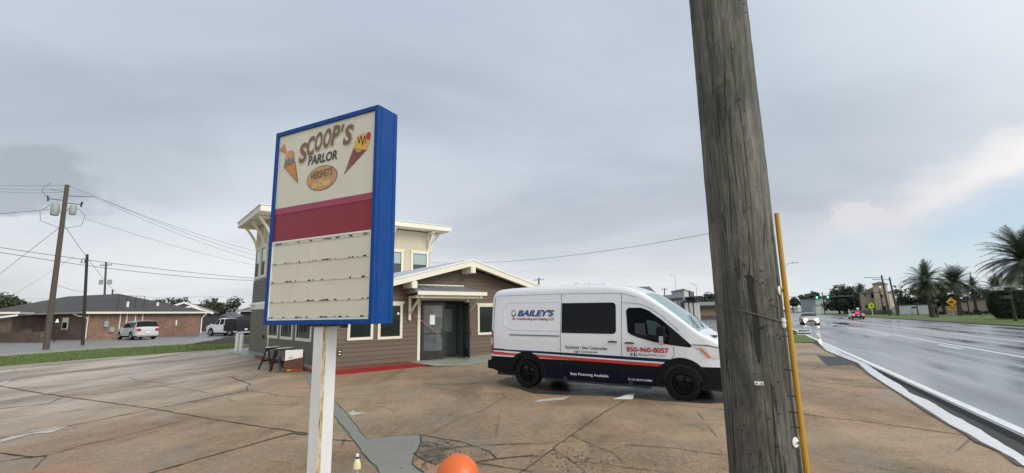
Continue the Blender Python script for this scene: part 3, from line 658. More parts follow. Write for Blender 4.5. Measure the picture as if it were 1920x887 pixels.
c.use(M('scoop_grey_brown', (0.20, 0.17, 0.14), 0.5)); flat(c, [(-1.56, 3.84), (-1.53, 3.93), (-1.49, 3.90), (-1.46, 3.95), (-1.42, 3.89), (-1.38, 3.94), (-1.35, 3.91), (-1.34, 3.86), (-1.42, 3.83), (-1.5, 3.82)], .0165)
c.use(M('drip_brown', (.07, .04, .03), .5))
for a, b in (((-1.56, 3.83), (-1.245, 3.56)), ((-1.33, 3.87), (-1.245, 3.56)), ((-1.675, 4.09), (-1.57, 4.03))): c.bar(Vector((a[0], .0165, a[1])), Vector((b[0], .0165, b[1])), .004)
c.v = [(-1.47 + (x + 1.46) * .90 - .035, y, 3.87 + (z - 3.87) * .95) for x, y, z in c.v]
c.build('cone_picture', parent=top)
c = MB().use(m_cone2); flat(c, [(-.375, 3.88), (-.52, 3.56), (-.175, 3.80)], .0185)
c.use(m_scy); flat(c, [(-.38, 3.86), (-.375, 3.93), (-.31, 4.0), (-.235, 4.02), (-.17, 3.97), (-.13, 3.90), (-.17, 3.80), (-.24, 3.81), (-.31, 3.79)], .0175)
c.use(m_cher); flat(c, [(-.155 + .036 * math.cos(t * .52), 3.965 + .05 * math.sin(t * .52)) for t in range(12)], .0165)
c.use(M('syrup_dark', (.05, .03, .02), .5))
sy = [(-.315, 3.985), (-.295, 3.90), (-.275, 3.97), (-.262, 3.99), (-.24, 3.87), (-.22, 3.95), (-.207, 3.98), (-.19, 3.88)]
for a, b in zip(sy, sy[1:]): c.bar(Vector((a[0], .0160, a[1])), Vector((b[0], .0160, b[1])), .007)
for i in range(6):
    t = i / 6; c.bar(Vector((-.37 - .145 * t, .0172, 3.85 - .28 * t)), Vector((-.20 - .30 * t * .9, .0172, 3.80 - .20 * t)), .003)
c.use(M('waffle_line', (.45, .22, .15), .5))
for i in range(1, 6):
    t = i / 6; c.bar(Vector((-.375 + .2 * t, .0174, 3.87 - .07 * t)), Vector((-.52 + .05 * t, .0174, 3.57 + .03 * t)), .004); 
c.build('cone_picture', parent=top)
c = MB(); hs = .089; cx0, cy0 = -.865, TH / 2
ang = 0.0
def pst(a_, b_): # rotate local square
    return Vector((cx0 + a_ * math.cos(ang) - b_ * math.sin(ang), cy0 + a_ * math.sin(ang) + b_ * math.cos(ang), 0))
ch_ = .028
sq = [(hs, -hs + ch_), (hs, hs), (-hs, hs), (-hs, -hs), (hs - ch_, -hs)]
c.use(m_post); P5 = [pst(*q) for q in sq]
for i in range(4): c.add([P5[i], P5[i + 1], P5[i + 1] + Vector((0, 0, Z0)), P5[i] + Vector((0, 0, Z0))], [(0, 1, 2, 3)])
c.use(m_rust); c.add([P5[4], P5[0], P5[0] + Vector((0, 0, Z0)), P5[4] + Vector((0, 0, Z0))], [(0, 1, 2, 3)])
c.build('post', parent=sign)
c = MB(); c.box(cx0 - .2, cx0 + .2, cy0 - .13, cy0 + .13, Z0 - .022, Z0 - .002); c.build('mounting_plate', M('rusty_plate', (.07, .05, .035), .8, var=.4, vs=9), sign)
c = MB(); c.box(-.50, -.44, .04, .10, Z0 - .04, Z0 - .002); c.build('junction_box', m_black, sign)
c = MB()
for z0_, dz_ in ((3.78, .06), (3.72, -.01)): c.tube([(-Wd, .2, z0_), (-Wd - .05, .17, z0_ + dz_ * .3), (-Wd - .10, .13, z0_ + dz_)], .003, 5)
c.build('loose_wire', m_wire, sign)
# ================================================================= timber pole beside the camera
pc = Vector((math.sin(R(26.56)) * 2.68, math.cos(R(26.56)) * 2.68, 0))
pole = thing('utility_pole', 'thick weathered grey timber utility pole close to the camera beside a yellow guard', 'utility pole', pc)
rp = random.Random(2); NS, NH = 64, 170; vs = []; HT = 7.5
def prad(a, z):
    r_ = .1625 - .0042 * z
    r_ += .0022 * math.sin(3 * a + z * .5) + .0016 * math.sin(7 * a - z * 1.1) + .0010 * math.sin(13 * a + z * 2.3) + .0006 * math.sin(31 * a + z * 5)
    d = (a - R(196) + math.pi) % (2 * math.pi) - math.pi         # long slab split off on the left edge
    r_ -= .013 * math.exp(-(d / .22) ** 2) * (1 + .25 * math.sin(z * 3.1))
    return r_
for i in range(NH + 1):
    z = HT * i / NH
    for j in range(NS):
        a = 2 * math.pi * j / NS; r_ = prad(a, z) + rp.gauss(0, .0006); vs.append((r_ * math.cos(a), r_ * math.sin(a), z))
c = MB(); c.add(vs, [(i * NS + j, i * NS + (j + 1) % NS, (i + 1) * NS + (j + 1) % NS, (i + 1) * NS + j) for i in range(NH) for j in range(NS)] + [tuple(NH * NS + j for j in range(NS))])
c.build('pole_shaft', m_wood, pole, smooth='all')
def onpole(u, v, out=0.0):   # where the sight line meets the shaft, local coordinates
    d = ray(u, v); o = CO - pc; A = d.x ** 2 + d.y ** 2; rr = .160 + out; z = 1.9
    for _ in range(6):
        B = 2 * (o.x * d.x + o.y * d.y); C_ = o.x ** 2 + o.y ** 2 - rr * rr; disc = B * B - 4 * A * C_
        t = (-B - math.sqrt(max(disc, 0))) / (2 * A); z = CAMH + d.z * t; p = o + d * t
        rr = prad(math.atan2(p.y, p.x), z) + out
    return Vector((p.x, p.y, z))
c = MB()
wl = [onpole(u, v, .004) for u, v in ((1338, 563), (1345, 570), (1360, 575), (1380, 580), (1400, 585), (1420, 590), (1440, 596), (1455, 600), (1464, 602), (1466.5, 603))]
c.tube(wl, .0032, 6)
c.tube([onpole(1338, 563, .004), onpole(1338, 563, .004) + Vector((-.006, .0, .03)), onpole(1340, 556, .006)], .003, 6)
c.build('wrapped_cable', M('dull_cable', (.10, .09, .075), .6), pole)
c = MB()
for a, b in (((1400, 521), (1404, 517)), ((1404, 517), (1409, 522)), ((1409, 522), (1411, 560)), ((1411, 560), (1417, 600)), ((1417, 600), (1421, 640)), ((1421, 640), (1423, 680))):
    pass
st = [(1397, 519, 3), (1403, 516, 5), (1408, 522, 6), (1409, 545, 4.5), (1413, 570, 4.5), (1417, 595, 5.5), (1419, 620, 6), (1421, 645, 5), (1423, 665, 3.5), (1424, 682, 1)]
L1 = [onpole(u - w_, v, .0025) for u, v, w_ in st]; L2 = [onpole(u + w_, v, .0025) for u, v, w_ in st]
c.add(L1 + L2, [(i, i + 1, i + 11, i + 10) for i in range(9)]); c.build('dark_weather_stain', M('dark_stain', (.022, .020, .016), .9), pole)
rn = random.Random(21); c = MB()
for (u, v) in [(1370, 395), (1405, 389), (1398, 395), (1395, 7), (1371, 90), (1376, 91), (1383, 184), (1388, 186), (1382, 190), (1398, 24), (1430, 530), (1425, 533)] + [(rn.uniform(1378, 1462), rn.uniform(480, 880)) for _ in range(46)]:
    p = onpole(u, v, .001); n_ = Vector((p.x, p.y, 0)).normalized(); c.mark().tube([p - n_ * .004, p + n_ * rn.uniform(.003, .010)], .0028, 6)
for (u, v) in ((1424, 613), (1436, 609)): pass
c.mark().tube([onpole(1424, 616, .004), onpole(1432, 613, .012), onpole(1441, 610, .012)], .004, 6)
for v in (630, 693, 742, 772, 800): p = onpole(1461 + (v - 600) * .11, v, 0); n_ = Vector((p.x, p.y, 0)).normalized(); c.mark().tube([p, p + n_ * .03 + Vector((0.01, 0, 0))], .0025, 5)
c.each('rusty_nail', M('rusty_nail', (.035, .025, .02), .7), pole)
p = onpole(1423, 719, .002); n_ = Vector((p.x, p.y, 0)).normalized(); s_ = Vector((-n_.y, n_.x, 0)); c = MB()
c.add([p + s_ * a + Vector((0, 0, b)) + n_ * e for e in (0, .006) for a, b in ((-.019, -.007), (.019, -.007), (.019, .009), (-.019, .009))], [(4, 5, 6, 7), (0, 1, 5, 4), (1, 2, 6, 5), (2, 3, 7, 6), (3, 0, 4, 7)])
c.use(m_white); c.m = [0] * len(c.m); c.use(m_black)
for a in (-.011, .011): q = p + s_ * a + n_ * .007; c.tube([q, q + n_ * .003], .0035, 8)
c.build('white_cable_clip', parent=pole)
for (u, v, rr) in ((1460, 545, .023), (1489, 829, .023)):
    p = onpole(u, v, .0); n_ = Vector((p.x, p.y, 0)).normalized(); c = MB().use(m_white)
    rot = (n_ + Vector((.02, -.12, 0))).normalized().to_track_quat('Z', 'Y').to_matrix().to_4x4()
    c.lathe([(0.0, .006), (rr * .9, .006), (rr, .003), (rr, 0)], c=p + n_ * .004, n=20, M_=rot); c.use(m_black); c.lathe([(0.0, .010), (.006, .009), (.007, .006)], c=p + n_ * .012, n=8, M_=rot)
    c.build('round_tag', parent=pole)
p = onpole(1465.5, 603, .004); n_ = Vector((p.x, p.y, 0)).normalized(); c = MB(); c.lathe([(.0, .03), (.010, .025), (.013, .012), (.006, .006), (.012, 0), (.010, -.015), (0, -.02)], c=p + n_ * .008 + Vector((0, 0, -.012)), n=12)
c.build('wire_insulator', M('white_porcelain', (.72, .72, .70), .2), pole)
# yellow guy guard
gu = ray(1475.5, 590); gd = Vector((gu.x, gu.y, 0)).normalized() * 2.68
gt_ = ray(1456, 400); r_ = math.hypot(gt_.x, gt_.y); gz = CAMH + gt_.z * 2.63 / r_; gtp = Vector((gt_.x, gt_.y, 0)) / r_ * 2.63; gtp.z = gz
gb_ = ray(1517, 887); r_ = math.hypot(gb_.x, gb_.y); gz2 = CAMH + gb_.z * 2.63 / r_; gbp = Vector((gb_.x, gb_.y, 0)) / r_ * 2.63; gbp.z = gz2
ddn = (gbp - gtp) / (gbp.z - gtp.z); gfoot = gbp + ddn * (0.0 - gbp.z)
guard = thing('guy_wire_guard', 'yellow plastic guard standing tall against the right side of the timber pole', 'cable guard', gfoot)
c = MB(); n_ = 14; rings = 24; vs = []; dirc = Vector((-gfoot.x, -gfoot.y, 0)).normalized(); sd2 = Vector((-dirc.y, dirc.x, 0)); SGN = 1 if sd2.x > 0 else -1
for i in range(rings + 1):
    t = i / rings; p = (gtp - gfoot) * t - sd2 * (.008 * math.sin(math.pi * t)) * SGN
    for rr, rev in ((.0150 - .0038 * t, 0), (.0125 - .0038 * t, 1)):
        for k_ in range(n_):
            kk = k_ if not rev else n_ - 1 - k_
            a = R(-140) + R(280) * kk / (n_ - 1); vs.append(p + (dirc * math.cos(a) + sd2 * math.sin(a)) * rr)
N2 = 2 * n_; c.add(vs, [(i * N2 + k_, i * N2 + (k_ + 1) % N2, (i + 1) * N2 + (k_ + 1) % N2, (i + 1) * N2 + k_) for i in range(rings) for k_ in range(N2)] + [tuple(rings * N2 + k_ for k_ in range(N2))])
c.build('guard_shell', m_yel, guard, smooth=True)
c = MB(); c.tube([(gtp - gfoot) * t - sd2 * (.008 * math.sin(math.pi * t)) * SGN for t in (0, .2, .4, .6, .8, .985)], .006, 6); c.build('guy_strand', m_galv, guard)
# orange dome-topped marker post
q = ray(858, 887); r_ = math.hypot(q.x, q.y); az_ = Vector((q.x, q.y, 0)) / r_; dd = 1.45
zt_ = CAMH + ray(858, 852).z * dd / math.hypot(ray(858, 852).x, ray(858, 852).y); rr = 38.0 / 870 * dd * 1.0
mp = thing('marker_post', 'orange dome topped plastic marker post in the foreground', 'marker post', az_ * dd)
c = MB(); prof = [(rr * math.cos(t), zt_ - rr + rr * math.sin(t)) for t in [i * math.pi / 2 / 14 for i in range(15)]]; prof = [(rr, zt_ - rr - .12)] + prof
prof[-1] = (0.0005, zt_); c.lathe(prof, n=48); c.build('dome_cap', m_orange, mp, smooth='all')
c = MB(); c.lathe([(rr * .93, 0), (rr * .93, zt_ - rr - .11)], n=32); c.build('post', m_orange, mp, smooth='all')
# small tap standpipe
q = ray(669, 887); az_ = Vector((q.x, q.y, 0)).normalized(); dd = 3.1
hz = lambda u, v: CAMH + ray(u, v).z * dd / math.hypot(ray(u, v).x, ray(u, v).y)
tp = thing('tap_standpipe', 'thin grey standpipe with pale yellow cap and small tap, left of the cement patch', 'standpipe', az_ * dd)
zt_ = hz(669, 850)
c = MB(); c.tube([(0, 0, 0), (0, 0, zt_ - .06)], .0085, 8); c.build('pipe', m_galv, tp)
c = MB(); c.lathe([(.024, zt_ - .085), (.022, zt_ - .06), (.014, zt_ - .035), (.010, zt_ - .03), (0, zt_ - .03)], n=14); c.build('cap', M('pale_yellow_plastic', (.66, .62, .34), .4), tp, smooth=True)
c = MB().use(m_navy); c.lathe([(.010, zt_ - .03), (.010, zt_ - .018)], n=10); c.use(m_white); c.lathe([(.010, zt_ - .018), (.010, zt_ - .006), (0, zt_)], n=10); c.build('tap_head', parent=tp)
# ================================================================= main building
BO = Vector((-6.66, 17.19, 0)); BR = R(40)
B = thing('shop_building', 'taupe sided shop with low gable wing and cream tower behind the tall sign', 'building', BO, BR)
ZG = 0.13; LAP = 0.165
def lap(mb, x0, x1, z0, zf, flip=None, plane='x', at=0.0, sgn=-1):
    """lap siding boards: plane x -> runs in x at y=at facing sgn*y ; plane y -> runs in y at x=at facing sgn*x. zf(a)=upper limit, convex segments"""
    def P(a, o_, z): return (a, at + sgn * o_, z) if plane == 'x' else (at + sgn * o_, a, z)
    k0 = int(round((z0 - ZG) / LAP)); z = ZG + k0 * LAP
    zmax = max(zf(x0), zf(x1))
    while z < zmax - .005:
        zt = z + LAP
        # clip the span where the board is below the roof line (linear zf)
        a0, a1 = x0, x1; f0, f1 = zf(x0), zf(x1)
        def cl(zz_):
            b0, b1 = x0, x1
            if abs(f1 - f0) > 1e-6:
                xc = x0 + (zz_ - f0) / (f1 - f0) * (x1 - x0)
                if f0 < zz_: b0 = max(b0, min(x1, xc))
                if f1 < zz_: b1 = min(b1, max(x0, xc))
            elif f0 < zz_: return None
            return (b0, b1) if b1 > b0 + 1e-4 else None
        zz0 = max(z, z0); lo = cl(zz0); hi_ = cl(min(zt, zmax))
        if lo:
            zt2 = min(zt, zmax)
            if not hi_: hi_ = ((lo[0] + lo[1]) / 2 - .001, (lo[0] + lo[1]) / 2 + .001)
            mb.add([P(lo[0], .026, zz0), P(lo[1], .026, zz0), P(hi_[1], .004, zt2), P(hi_[0], .004, zt2), P(lo[0], 0, zz0), P(lo[1], 0, zz0)], [(0, 1, 2, 3), (4, 5, 1, 0)])
        z = zt
APX, APZ, SL = 5.8, 4.08, 0.262     # gable apex (underside of roof) on the wall plane
GW = 11.6
roofz = lambda x: APZ - abs(x - APX) * SL
DX0, DX1, DZ = 3.62, 5.86, 2.56
wm = MB().use(m_side1)
lap(wm, 0, DX0, ZG, lambda x: roofz(x)); lap(wm, DX0, APX, DZ, lambda x: roofz(x)); lap(wm, APX, DX1, DZ, lambda x: roofz(x)); lap(wm, DX1, GW, ZG, lambda x: roofz(x))
wm.use(m_side2); lap(wm, 0, 9.4, ZG, lambda a: roofz(0), plane='y', at=0.0); lap(wm, 9.4, 13.6, ZG, lambda a: 4.12, plane='y', at=0.0)
wm.use(m_int)
wm.add([(0, .01, ZG), (DX0, .01, ZG), (DX0, .01, roofz(DX0)), (0, .01, roofz(0))], [(0, 1, 2, 3)])
wm.add([(DX1, .01, ZG), (GW, .01, ZG), (GW, .01, roofz(GW)), (DX1, .01, roofz(DX1))], [(0, 1, 2, 3)]); wm.add([(DX0, .01, DZ), (DX1, .01, DZ), (DX1, .01, roofz(DX1)), (APX, .01, APZ), (DX0, .01, roofz(DX0))], [(0, 1, 2, 3, 4)])
wm.add([(.01, 0, ZG), (.01, 13.6, ZG), (.01, 13.6, 4.1), (.01, 9.4, 4.1), (.01, 9.4, roofz(0)), (.01, 0, roofz(0))], [(0, 1, 2, 3, 4, 5)])
wm.use(m_side1); wm.add([(GW, 0, ZG), (GW, 13.6, ZG), (GW, 13.6, roofz(GW)), (GW, 0, roofz(GW))], [(0, 1, 2, 3)]); wm.add([(0, 13.6, ZG), (GW, 13.6, ZG), (GW, 13.6, 2.6), (0, 13.6, 2.6)], [(0, 1, 2, 3)])
wm.build('siding_wall', parent=B)
# tower upper storey
tw = MB().use(m_board)
tw.box(.004, 9.5, 9.4, 13.6, 4.12, 7.35)
tw.box(.03, 9.47, 9.42, 13.58, 2.5, 4.12)
tower = tw.build('tower_wall', parent=B)
c = MB()
for x in (2.4, 4.8, 7.2, 8.65): c.mark().box(x, x + .02, 9.385, 9.4, 5.95, 7.3)
for y_ in (11.0, 12.3): c.mark().box(-.012, .004, y_, y_ + .02, 5.95, 7.3)
c.each('panel_batten', m_cream, tower)
# tower roof : shallow slab with broad fascia
tr_ = MB().use(m_cream)
def slab(x0, x1, y0, y1, za, zb, th):
    # za height at x0, zb at x1
    v_ = [(x0, y0, za), (x1, y0, zb), (x1, y1, zb), (x0, y1, za), (x0, y0, za + th), (x1, y0, zb + th), (x1, y1, zb + th), (x0, y1, za + th)]
    tr_.add(v_, [(0, 3, 2, 1), (4, 5, 6, 7), (0, 1, 5, 4), (1, 2, 6, 5), (2, 3, 7, 6), (3, 0, 4, 7)])
slab(-.92, 10.55, 8.48, 14.5, 7.38, 7.44, .30)
tr_.use(m_wroof); slab(-.97, 10.6, 8.43, 14.55, 7.685, 7.745, .04)
tr_.build('tower_roof', parent=B)
def bracket(px, py, dirx, diry, z=7.36):
    c = MB(); n_ = 9; pts = []
    for i in range(n_):
        t = i / (n_ - 1); o_ = .66 * t; zz_ = z - 1.35 + 1.22 * (t ** 0.62); pts.append((px + dirx * o_, py + diry * o_, zz_))
    for a, b in zip(pts, pts[1:]): c.bar(a, b, .10, .13)
    c.bar((px + dirx * .03, py + diry * .03, z - 1.4), (px + dirx * .03, py + diry * .03, z - .02), .12, .06); c.bar((px, py, z - .06), (px + dirx * .76, py + diry * .76, z - .06), .10, .11)
    c.build('roof_bracket', m_cream, B)
for y_ in (9.7, 11.5, 13.35): bracket(0, y_, -1, 0)
for x in (.15, 2.3, 4.4, 6.62, 9.3): bracket(x, 9.4, 0, -1)
bracket(9.5, 9.6, 1, 0)
# windows
def window(parent, plane, at, sgn, a0, a1, z0, z1, tw_=.10, head=True, gm=m_glass, split=True, curtain=False, low=None):
    def Bx(mb, p0, p1, o0, o1, za, zb):
        if plane == 'x': ys = sorted((at + sgn * o0, at + sgn * o1)); mb.box(p0, p1, ys[0], ys[1], za, zb)
        else: xs = sorted((at + sgn * o0, at + sgn * o1)); mb.box(xs[0], xs[1], p0, p1, za, zb)
    f = MB(); Bx(f, a0, a0 + tw_, .0, .055, z0, z1); Bx(f, a1 - tw_, a1, .0, .055, z0, z1); Bx(f, a0 + tw_, a1 - tw_, 0, .055, z0, z0 + tw_); Bx(f, a0 + tw_, a1 - tw_, 0, .055, z1 - tw_, z1)
    if head: Bx(f, a0 - .07, a1 + .07, 0, .085, z1 + .002, z1 + .06); Bx(f, a0 - .03, a1 + .03, 0, .07, z1 - .05, z1)
    o = f.build('window', m_cream, parent)
    g = MB().use(gm); Bx(g, a0 + tw_, a1 - tw_, .006, .028, z0 + tw_, z1 - tw_)
    g.build('window_pane', parent=o)
    s = MB(); i0, i1, j0, j1 = a0 + tw_, a1 - tw_, z0 + tw_, z1 - tw_; t_ = .035
    Bx(s, i0, i0 + t_, .029, .045, j0, j1); Bx(s, i1 - t_, i1, .029, .045, j0, j1); Bx(s, i0 + t_, i1 - t_, .029, .045, j0, j0 + t_); Bx(s, i0 + t_, i1 - t_, .029, .045, j1 - t_, j1)
    if split: Bx(s, i0 + t_, i1 - t_, .029, .048, (j0 + j1) / 2 - .03, (j0 + j1) / 2 + .02)
    s.build('sash', m_black, o)
    if low: # darker lower sash (screened)
        q_ = MB(); Bx(q_, i0 + t_, i1 - t_, .0285, .034, j0 + t_, (j0 + j1) / 2 - .03); q_.build('insect_screen', low, o)
    if curtain:
        q_ = MB(); rq = random.Random(int(a0 * 100)); x = i0 + t_
        while x < i1 - .12:
            wv = rq.uniform(.04, .10)
            if rq.random() < .55: Bx(q_, x, x + wv, .0285, .031, j0 + t_, j1 - t_)
            x += wv + .03
        q_.build('curtain', M('dim_curtain', (.075, .082, .078), .5, var=.3, vs=6), o)
    return o
window(B, 'x', 0, -1, .60, 1.60, 1.06, 2.44, split=False); window(B, 'x', 0, -1, 1.79, 2.82, 1.04, 2.44, split=False)
window(B, 'x', 0, -1, 6.54, 7.6, 1.02, 2.38, split=False); window(B, 'x', 0, -1, 8.9, 9.9, 1.02, 2.38, split=False)
for a0, a1 in ((2.11, 4.23), (4.75, 6.74), (7.18, 9.21)): window(B, 'y', 0, -1, a0, a1, .97, 2.25, split=False, curtain=True, tw_=.13)
m_scr = M('dark_screen', (.05, .055, .06), .6)
for a0, a1 in ((10.72, 11.84), (12.2, 13.3)): window(B, 'y', 0, -1, a0, a1, 4.2, 5.98, gm=m_glassb, low=m_scr, tw_=.12)
for a0 in (1.1, 2.7, 4.6, 6.28, 8.08): window(B, 'x', 9.4, -1, a0, a0 + 1.24, 4.3, 6.05, gm=m_glassb, low=m_scr, tw_=.13)
# trims
c = MB()
c.mark().box(-.045, -.001, 8.98, 9.14, .16, 2.46); c.mark().box(-.05, .10, -.05, .06, ZG, 2.45)
c.each('corner_trim', m_cream, B)
c = MB().use(m_cream); c.box(-.06, .0, 9.4, 13.62, 2.46, 2.74); c.use(m_white); c.add([(-.16, 9.38, 2.745), (-.16, 13.75, 2.745), (0, 13.75, 2.86), (0, 9.38, 2.86), (-.16, 9.38, 2.70), (-.16, 13.75, 2.70)], [(0, 1, 2, 3), (4, 5, 1, 0)]); c.build('belt_trim', parent=B)
# gable roof
c = MB().use(m_wroof)
EX0, EX1, Y0_, Y1_ = -.62, 12.22, -.72, 9.4
rt = lambda x: APZ + .27 - abs(x - APX) * SL
def roofside(xa, xb):
    th = .06; za, zb = rt(xa), rt(xb)
    c.add([(xa, Y0_ - .03, za - th), (xb, Y0_ - .03, zb - th), (xb, Y1_, zb - th), (xa, Y1_, za - th), (xa, Y0_ - .03, za), (xb, Y0_ - .03, zb), (xb, Y1_, zb), (xa, Y1_, za)], [(0, 3, 2, 1), (4, 5, 6, 7), (0, 1, 5, 4), (1, 2, 6, 5), (2, 3, 7, 6), (3, 0, 4, 7)])
roofside(EX0 - .05, APX); roofside(APX, EX1 + .05)
for s_ in (-1, 1):
    for k_ in range(1, 15):
        x = APX + s_ * k_ * .45
        if EX0 < x < EX1: c.bar((x, Y0_ - .03, rt(x) + .015), (x, Y1_, rt(x) + .015), .03, .03)
roof = c.build('gable_roof', parent=B)
c = MB()
def rake(xa, xb, y0, y1, top_, bot_):
    za, zb = rt(xa), rt(xb)
    c.add([(xa, y0, za - bot_), (xb, y0, zb - bot_), (xb, y1, zb - bot_), (xa, y1, za - bot_), (xa, y0, za - top_), (xb, y0, zb - top_), (xb, y1, zb - top_), (xa, y1, za - top_)], [(0, 3, 2, 1), (4, 5, 6, 7), (0, 1, 5, 4), (1, 2, 6, 5), (2, 3, 7, 6), (3, 0, 4, 7)])
rake(EX0, APX - .001, Y0_, Y0_ + .05, .062, .30); rake(APX + .001, EX1, Y0_, Y0_ + .05, .062, .30)
rake(EX0, APX, Y0_ + .052, -.03, .10, .16); rake(APX, EX1, Y0_ + .052, -.03, .10, .16)
c.box(EX0 - .04, EX0, Y0_, Y1_, rt(EX0) - .28, rt(EX0) - .065); c.box(EX1, EX1 + .04, Y0_, Y1_, rt(EX1) - .28, rt(EX1) - .065)
c.box(EX0, 0, Y0_ + .06, Y1_, rt(0) - .28, rt(0) - .24)
c.build('rake_board', m_cream, roof)
for x in (1.2, 2.95, APX, 10.3):
    c = MB(); c.box(x - .12, x + .12, Y0_ - .06, -.03, rt(x) - .62 if x == APX else rt(x) - .58, rt(x) - .31 if x == APX else rt(x) - .34); c.box(x - .07, x + .07, Y0_ - .075, Y0_ - .061, rt(x) - .60, rt(x) - .3); c.build('beam_end', m_cream, B)
# door canopy
c = MB().use(m_groof)
cxa, cxb, cyo = 2.92, 6.22, -1.12
zc0, zc1 = 2.86, 3.17
c.add([(cxa, cyo, zc0), (cxb, cyo, zc0), (cxb - .42, -.03, zc1), (cxa + .18, -.03, zc1), (cxa, cyo, zc0 - .03), (cxb, cyo, zc0 - .03), (cxb, -.03, zc0 - .03), (cxa, -.03, zc0 - .03)], [(0, 1, 2, 3), (4, 7, 6, 5), (1, 6, 2), (0, 3, 7), (5, 6, 1), (4, 0, 7)])
for i in range(1, 8):
    t = i / 8; a = (cxa + (cxb - cxa) * t, cyo, zc0 + .012); b = (cxa + .18 + (cxb - .6 - cxa) * t, -.03, zc1 + .012); c.bar(a, b, .03, .03)
can = c.build('door_canopy', parent=B)
c = MB(); c.box(cxa - .03, cxb + .03, cyo - .05, cyo - .002, zc0 - .13, zc0 + .02); c.box(cxa + .12, cxa + .16 + 3.0 - .3, -.07, -.03, zc1 + .005, zc1 + .06); c.box(cxa + .0, cxb - .1, cyo + .12, cyo + .22, zc0 - .25, zc0 - .135); c.build('canopy_fascia', m_cream, can)
c = MB()
for x in (3.12, 5.98):
    c.mark().box(x - .05, x + .05, -.10, -.03, 1.75 if x < 4 else 1.95, 2.62); c.bar((x, -.08, 2.0), (x, cyo + .25, 2.62), .06, .07); c.box(x - .05, x + .05, cyo + .05, -.03, 2.63, 2.72)
c.each('canopy_bracket', m_cream, can)
# doorway: recessed lobby + two leaves standing open
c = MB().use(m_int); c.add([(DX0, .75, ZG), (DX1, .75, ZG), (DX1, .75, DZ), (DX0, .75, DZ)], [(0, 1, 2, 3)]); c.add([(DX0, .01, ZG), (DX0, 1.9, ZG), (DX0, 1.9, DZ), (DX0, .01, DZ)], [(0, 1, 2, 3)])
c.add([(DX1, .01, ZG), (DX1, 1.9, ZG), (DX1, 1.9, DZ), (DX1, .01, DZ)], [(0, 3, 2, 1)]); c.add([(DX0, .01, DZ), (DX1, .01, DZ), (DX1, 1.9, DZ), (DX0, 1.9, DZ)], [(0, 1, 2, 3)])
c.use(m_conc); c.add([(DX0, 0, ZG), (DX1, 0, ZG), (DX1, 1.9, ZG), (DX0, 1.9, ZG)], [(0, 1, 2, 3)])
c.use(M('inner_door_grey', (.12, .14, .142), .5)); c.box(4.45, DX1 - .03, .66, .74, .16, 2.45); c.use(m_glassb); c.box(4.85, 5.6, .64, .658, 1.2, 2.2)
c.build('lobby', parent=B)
c = MB(); c.box(DX0 - .12, DX0, -.06, .06, ZG, DZ + .05); c.box(DX1, DX1 + .10, -.06, .06, ZG, DZ + .05); c.box(DX0, DX1, -.06, .06, DZ, DZ + .08)
c.build('door_trim', m_cream, B)
c = MB(); c.box(DX0, DX0 + .05, -.05, .05, ZG, DZ); c.box(DX1 - .05, DX1, -.05, .05, ZG, DZ); c.box(DX0 + .05, DX1 - .05, -.05, .05, DZ - .07, DZ); c.build('door_frame', m_black, B)
def leaf(px, ang, side):
    Mx = Matrix.Translation((px, -.05, 0)) @ Matrix.Rotation(ang, 4, 'Z')
    w_ = 1.02 * side
    def bb(mb, a, b, y0, y1, z0, z1): mb.box(min(a, b), max(a, b), y0, y1, z0, z1, Mx)
    f = MB(); bb(f, 0, w_ * .10, -.022, .022, .15, 2.46); bb(f, w_ * .90, w_, -.022, .022, .15, 2.46); bb(f, w_ * .1, w_ * .9, -.022, .022, .15, .48); bb(f, w_ * .1, w_ * .9, -.022, .022, 2.34, 2.46); bb(f, w_ * .1, w_ * .9, -.022, .022, 1.16, 1.20)
    o = f.build('door', m_black, B)
    g = MB(); bb(g, w_ * .1, w_ * .9, -.006, .006, .48, 2.34); g.build('door_glass', M('door_glass', (.10, .115, .118), .08, spec=.7, var=.5, vs=2.5), o)
    h = MB(); xx = w_ * .86; h.tube([Mx @ Vector((xx, -.022, 1.36)), Mx @ Vector((xx, -.08, 1.36)), Mx @ Vector((xx, -.08, 1.0)), Mx @ Vector((xx, -.022, 1.0))], .014, 6); h.build('door_handle', m_black, o)
    return o
l1 = leaf(DX0 + .05, R(-12), 1)
c = MB(); Mx = Matrix.Translation((DX0 + .05, -.05, 0)) @ Matrix.Rotation(R(-12), 4, 'Z'); c.box(.36, .58, -.012, -.008, 1.55, 1.95, Mx); c.build('paper_notice', m_white, l1)
c = MB(); c.tube([(3.15, -.11, 2.05), (3.35, -.2, 1.9), (4.35, -.33, 1.15)], .012, 5); c.build('pink_strap', M('pink_strap', (.55, .18, .17), .6), B)
leaf(DX1 - .05, R(68), -1)
# power outlet + wall light
c = MB().use(m_black); c.box(.27, .42, -.05, -.02, .54, .74); c.use(m_white); c.box(.30, .39, -.065, -.0505, .57, .60); c.box(.30, .39, -.065, -.0505, .67, .70); c.build('outlet_box', parent=B)
c = MB(); c.lathe([(0, .05), (.05, .03), (.06, 0)], c=(2.98 - .35, -.03, 2.02), n=12, M_=Matrix.Rotation(R(90), 4, 'X')); c.build('wall_sensor', m_cream, B)
c = MB(); c.bar((-.03, 10.0, 1.0), (-.10, 10.0, 1.0), .14, .14); c.build('hose_bib', m_black, B)
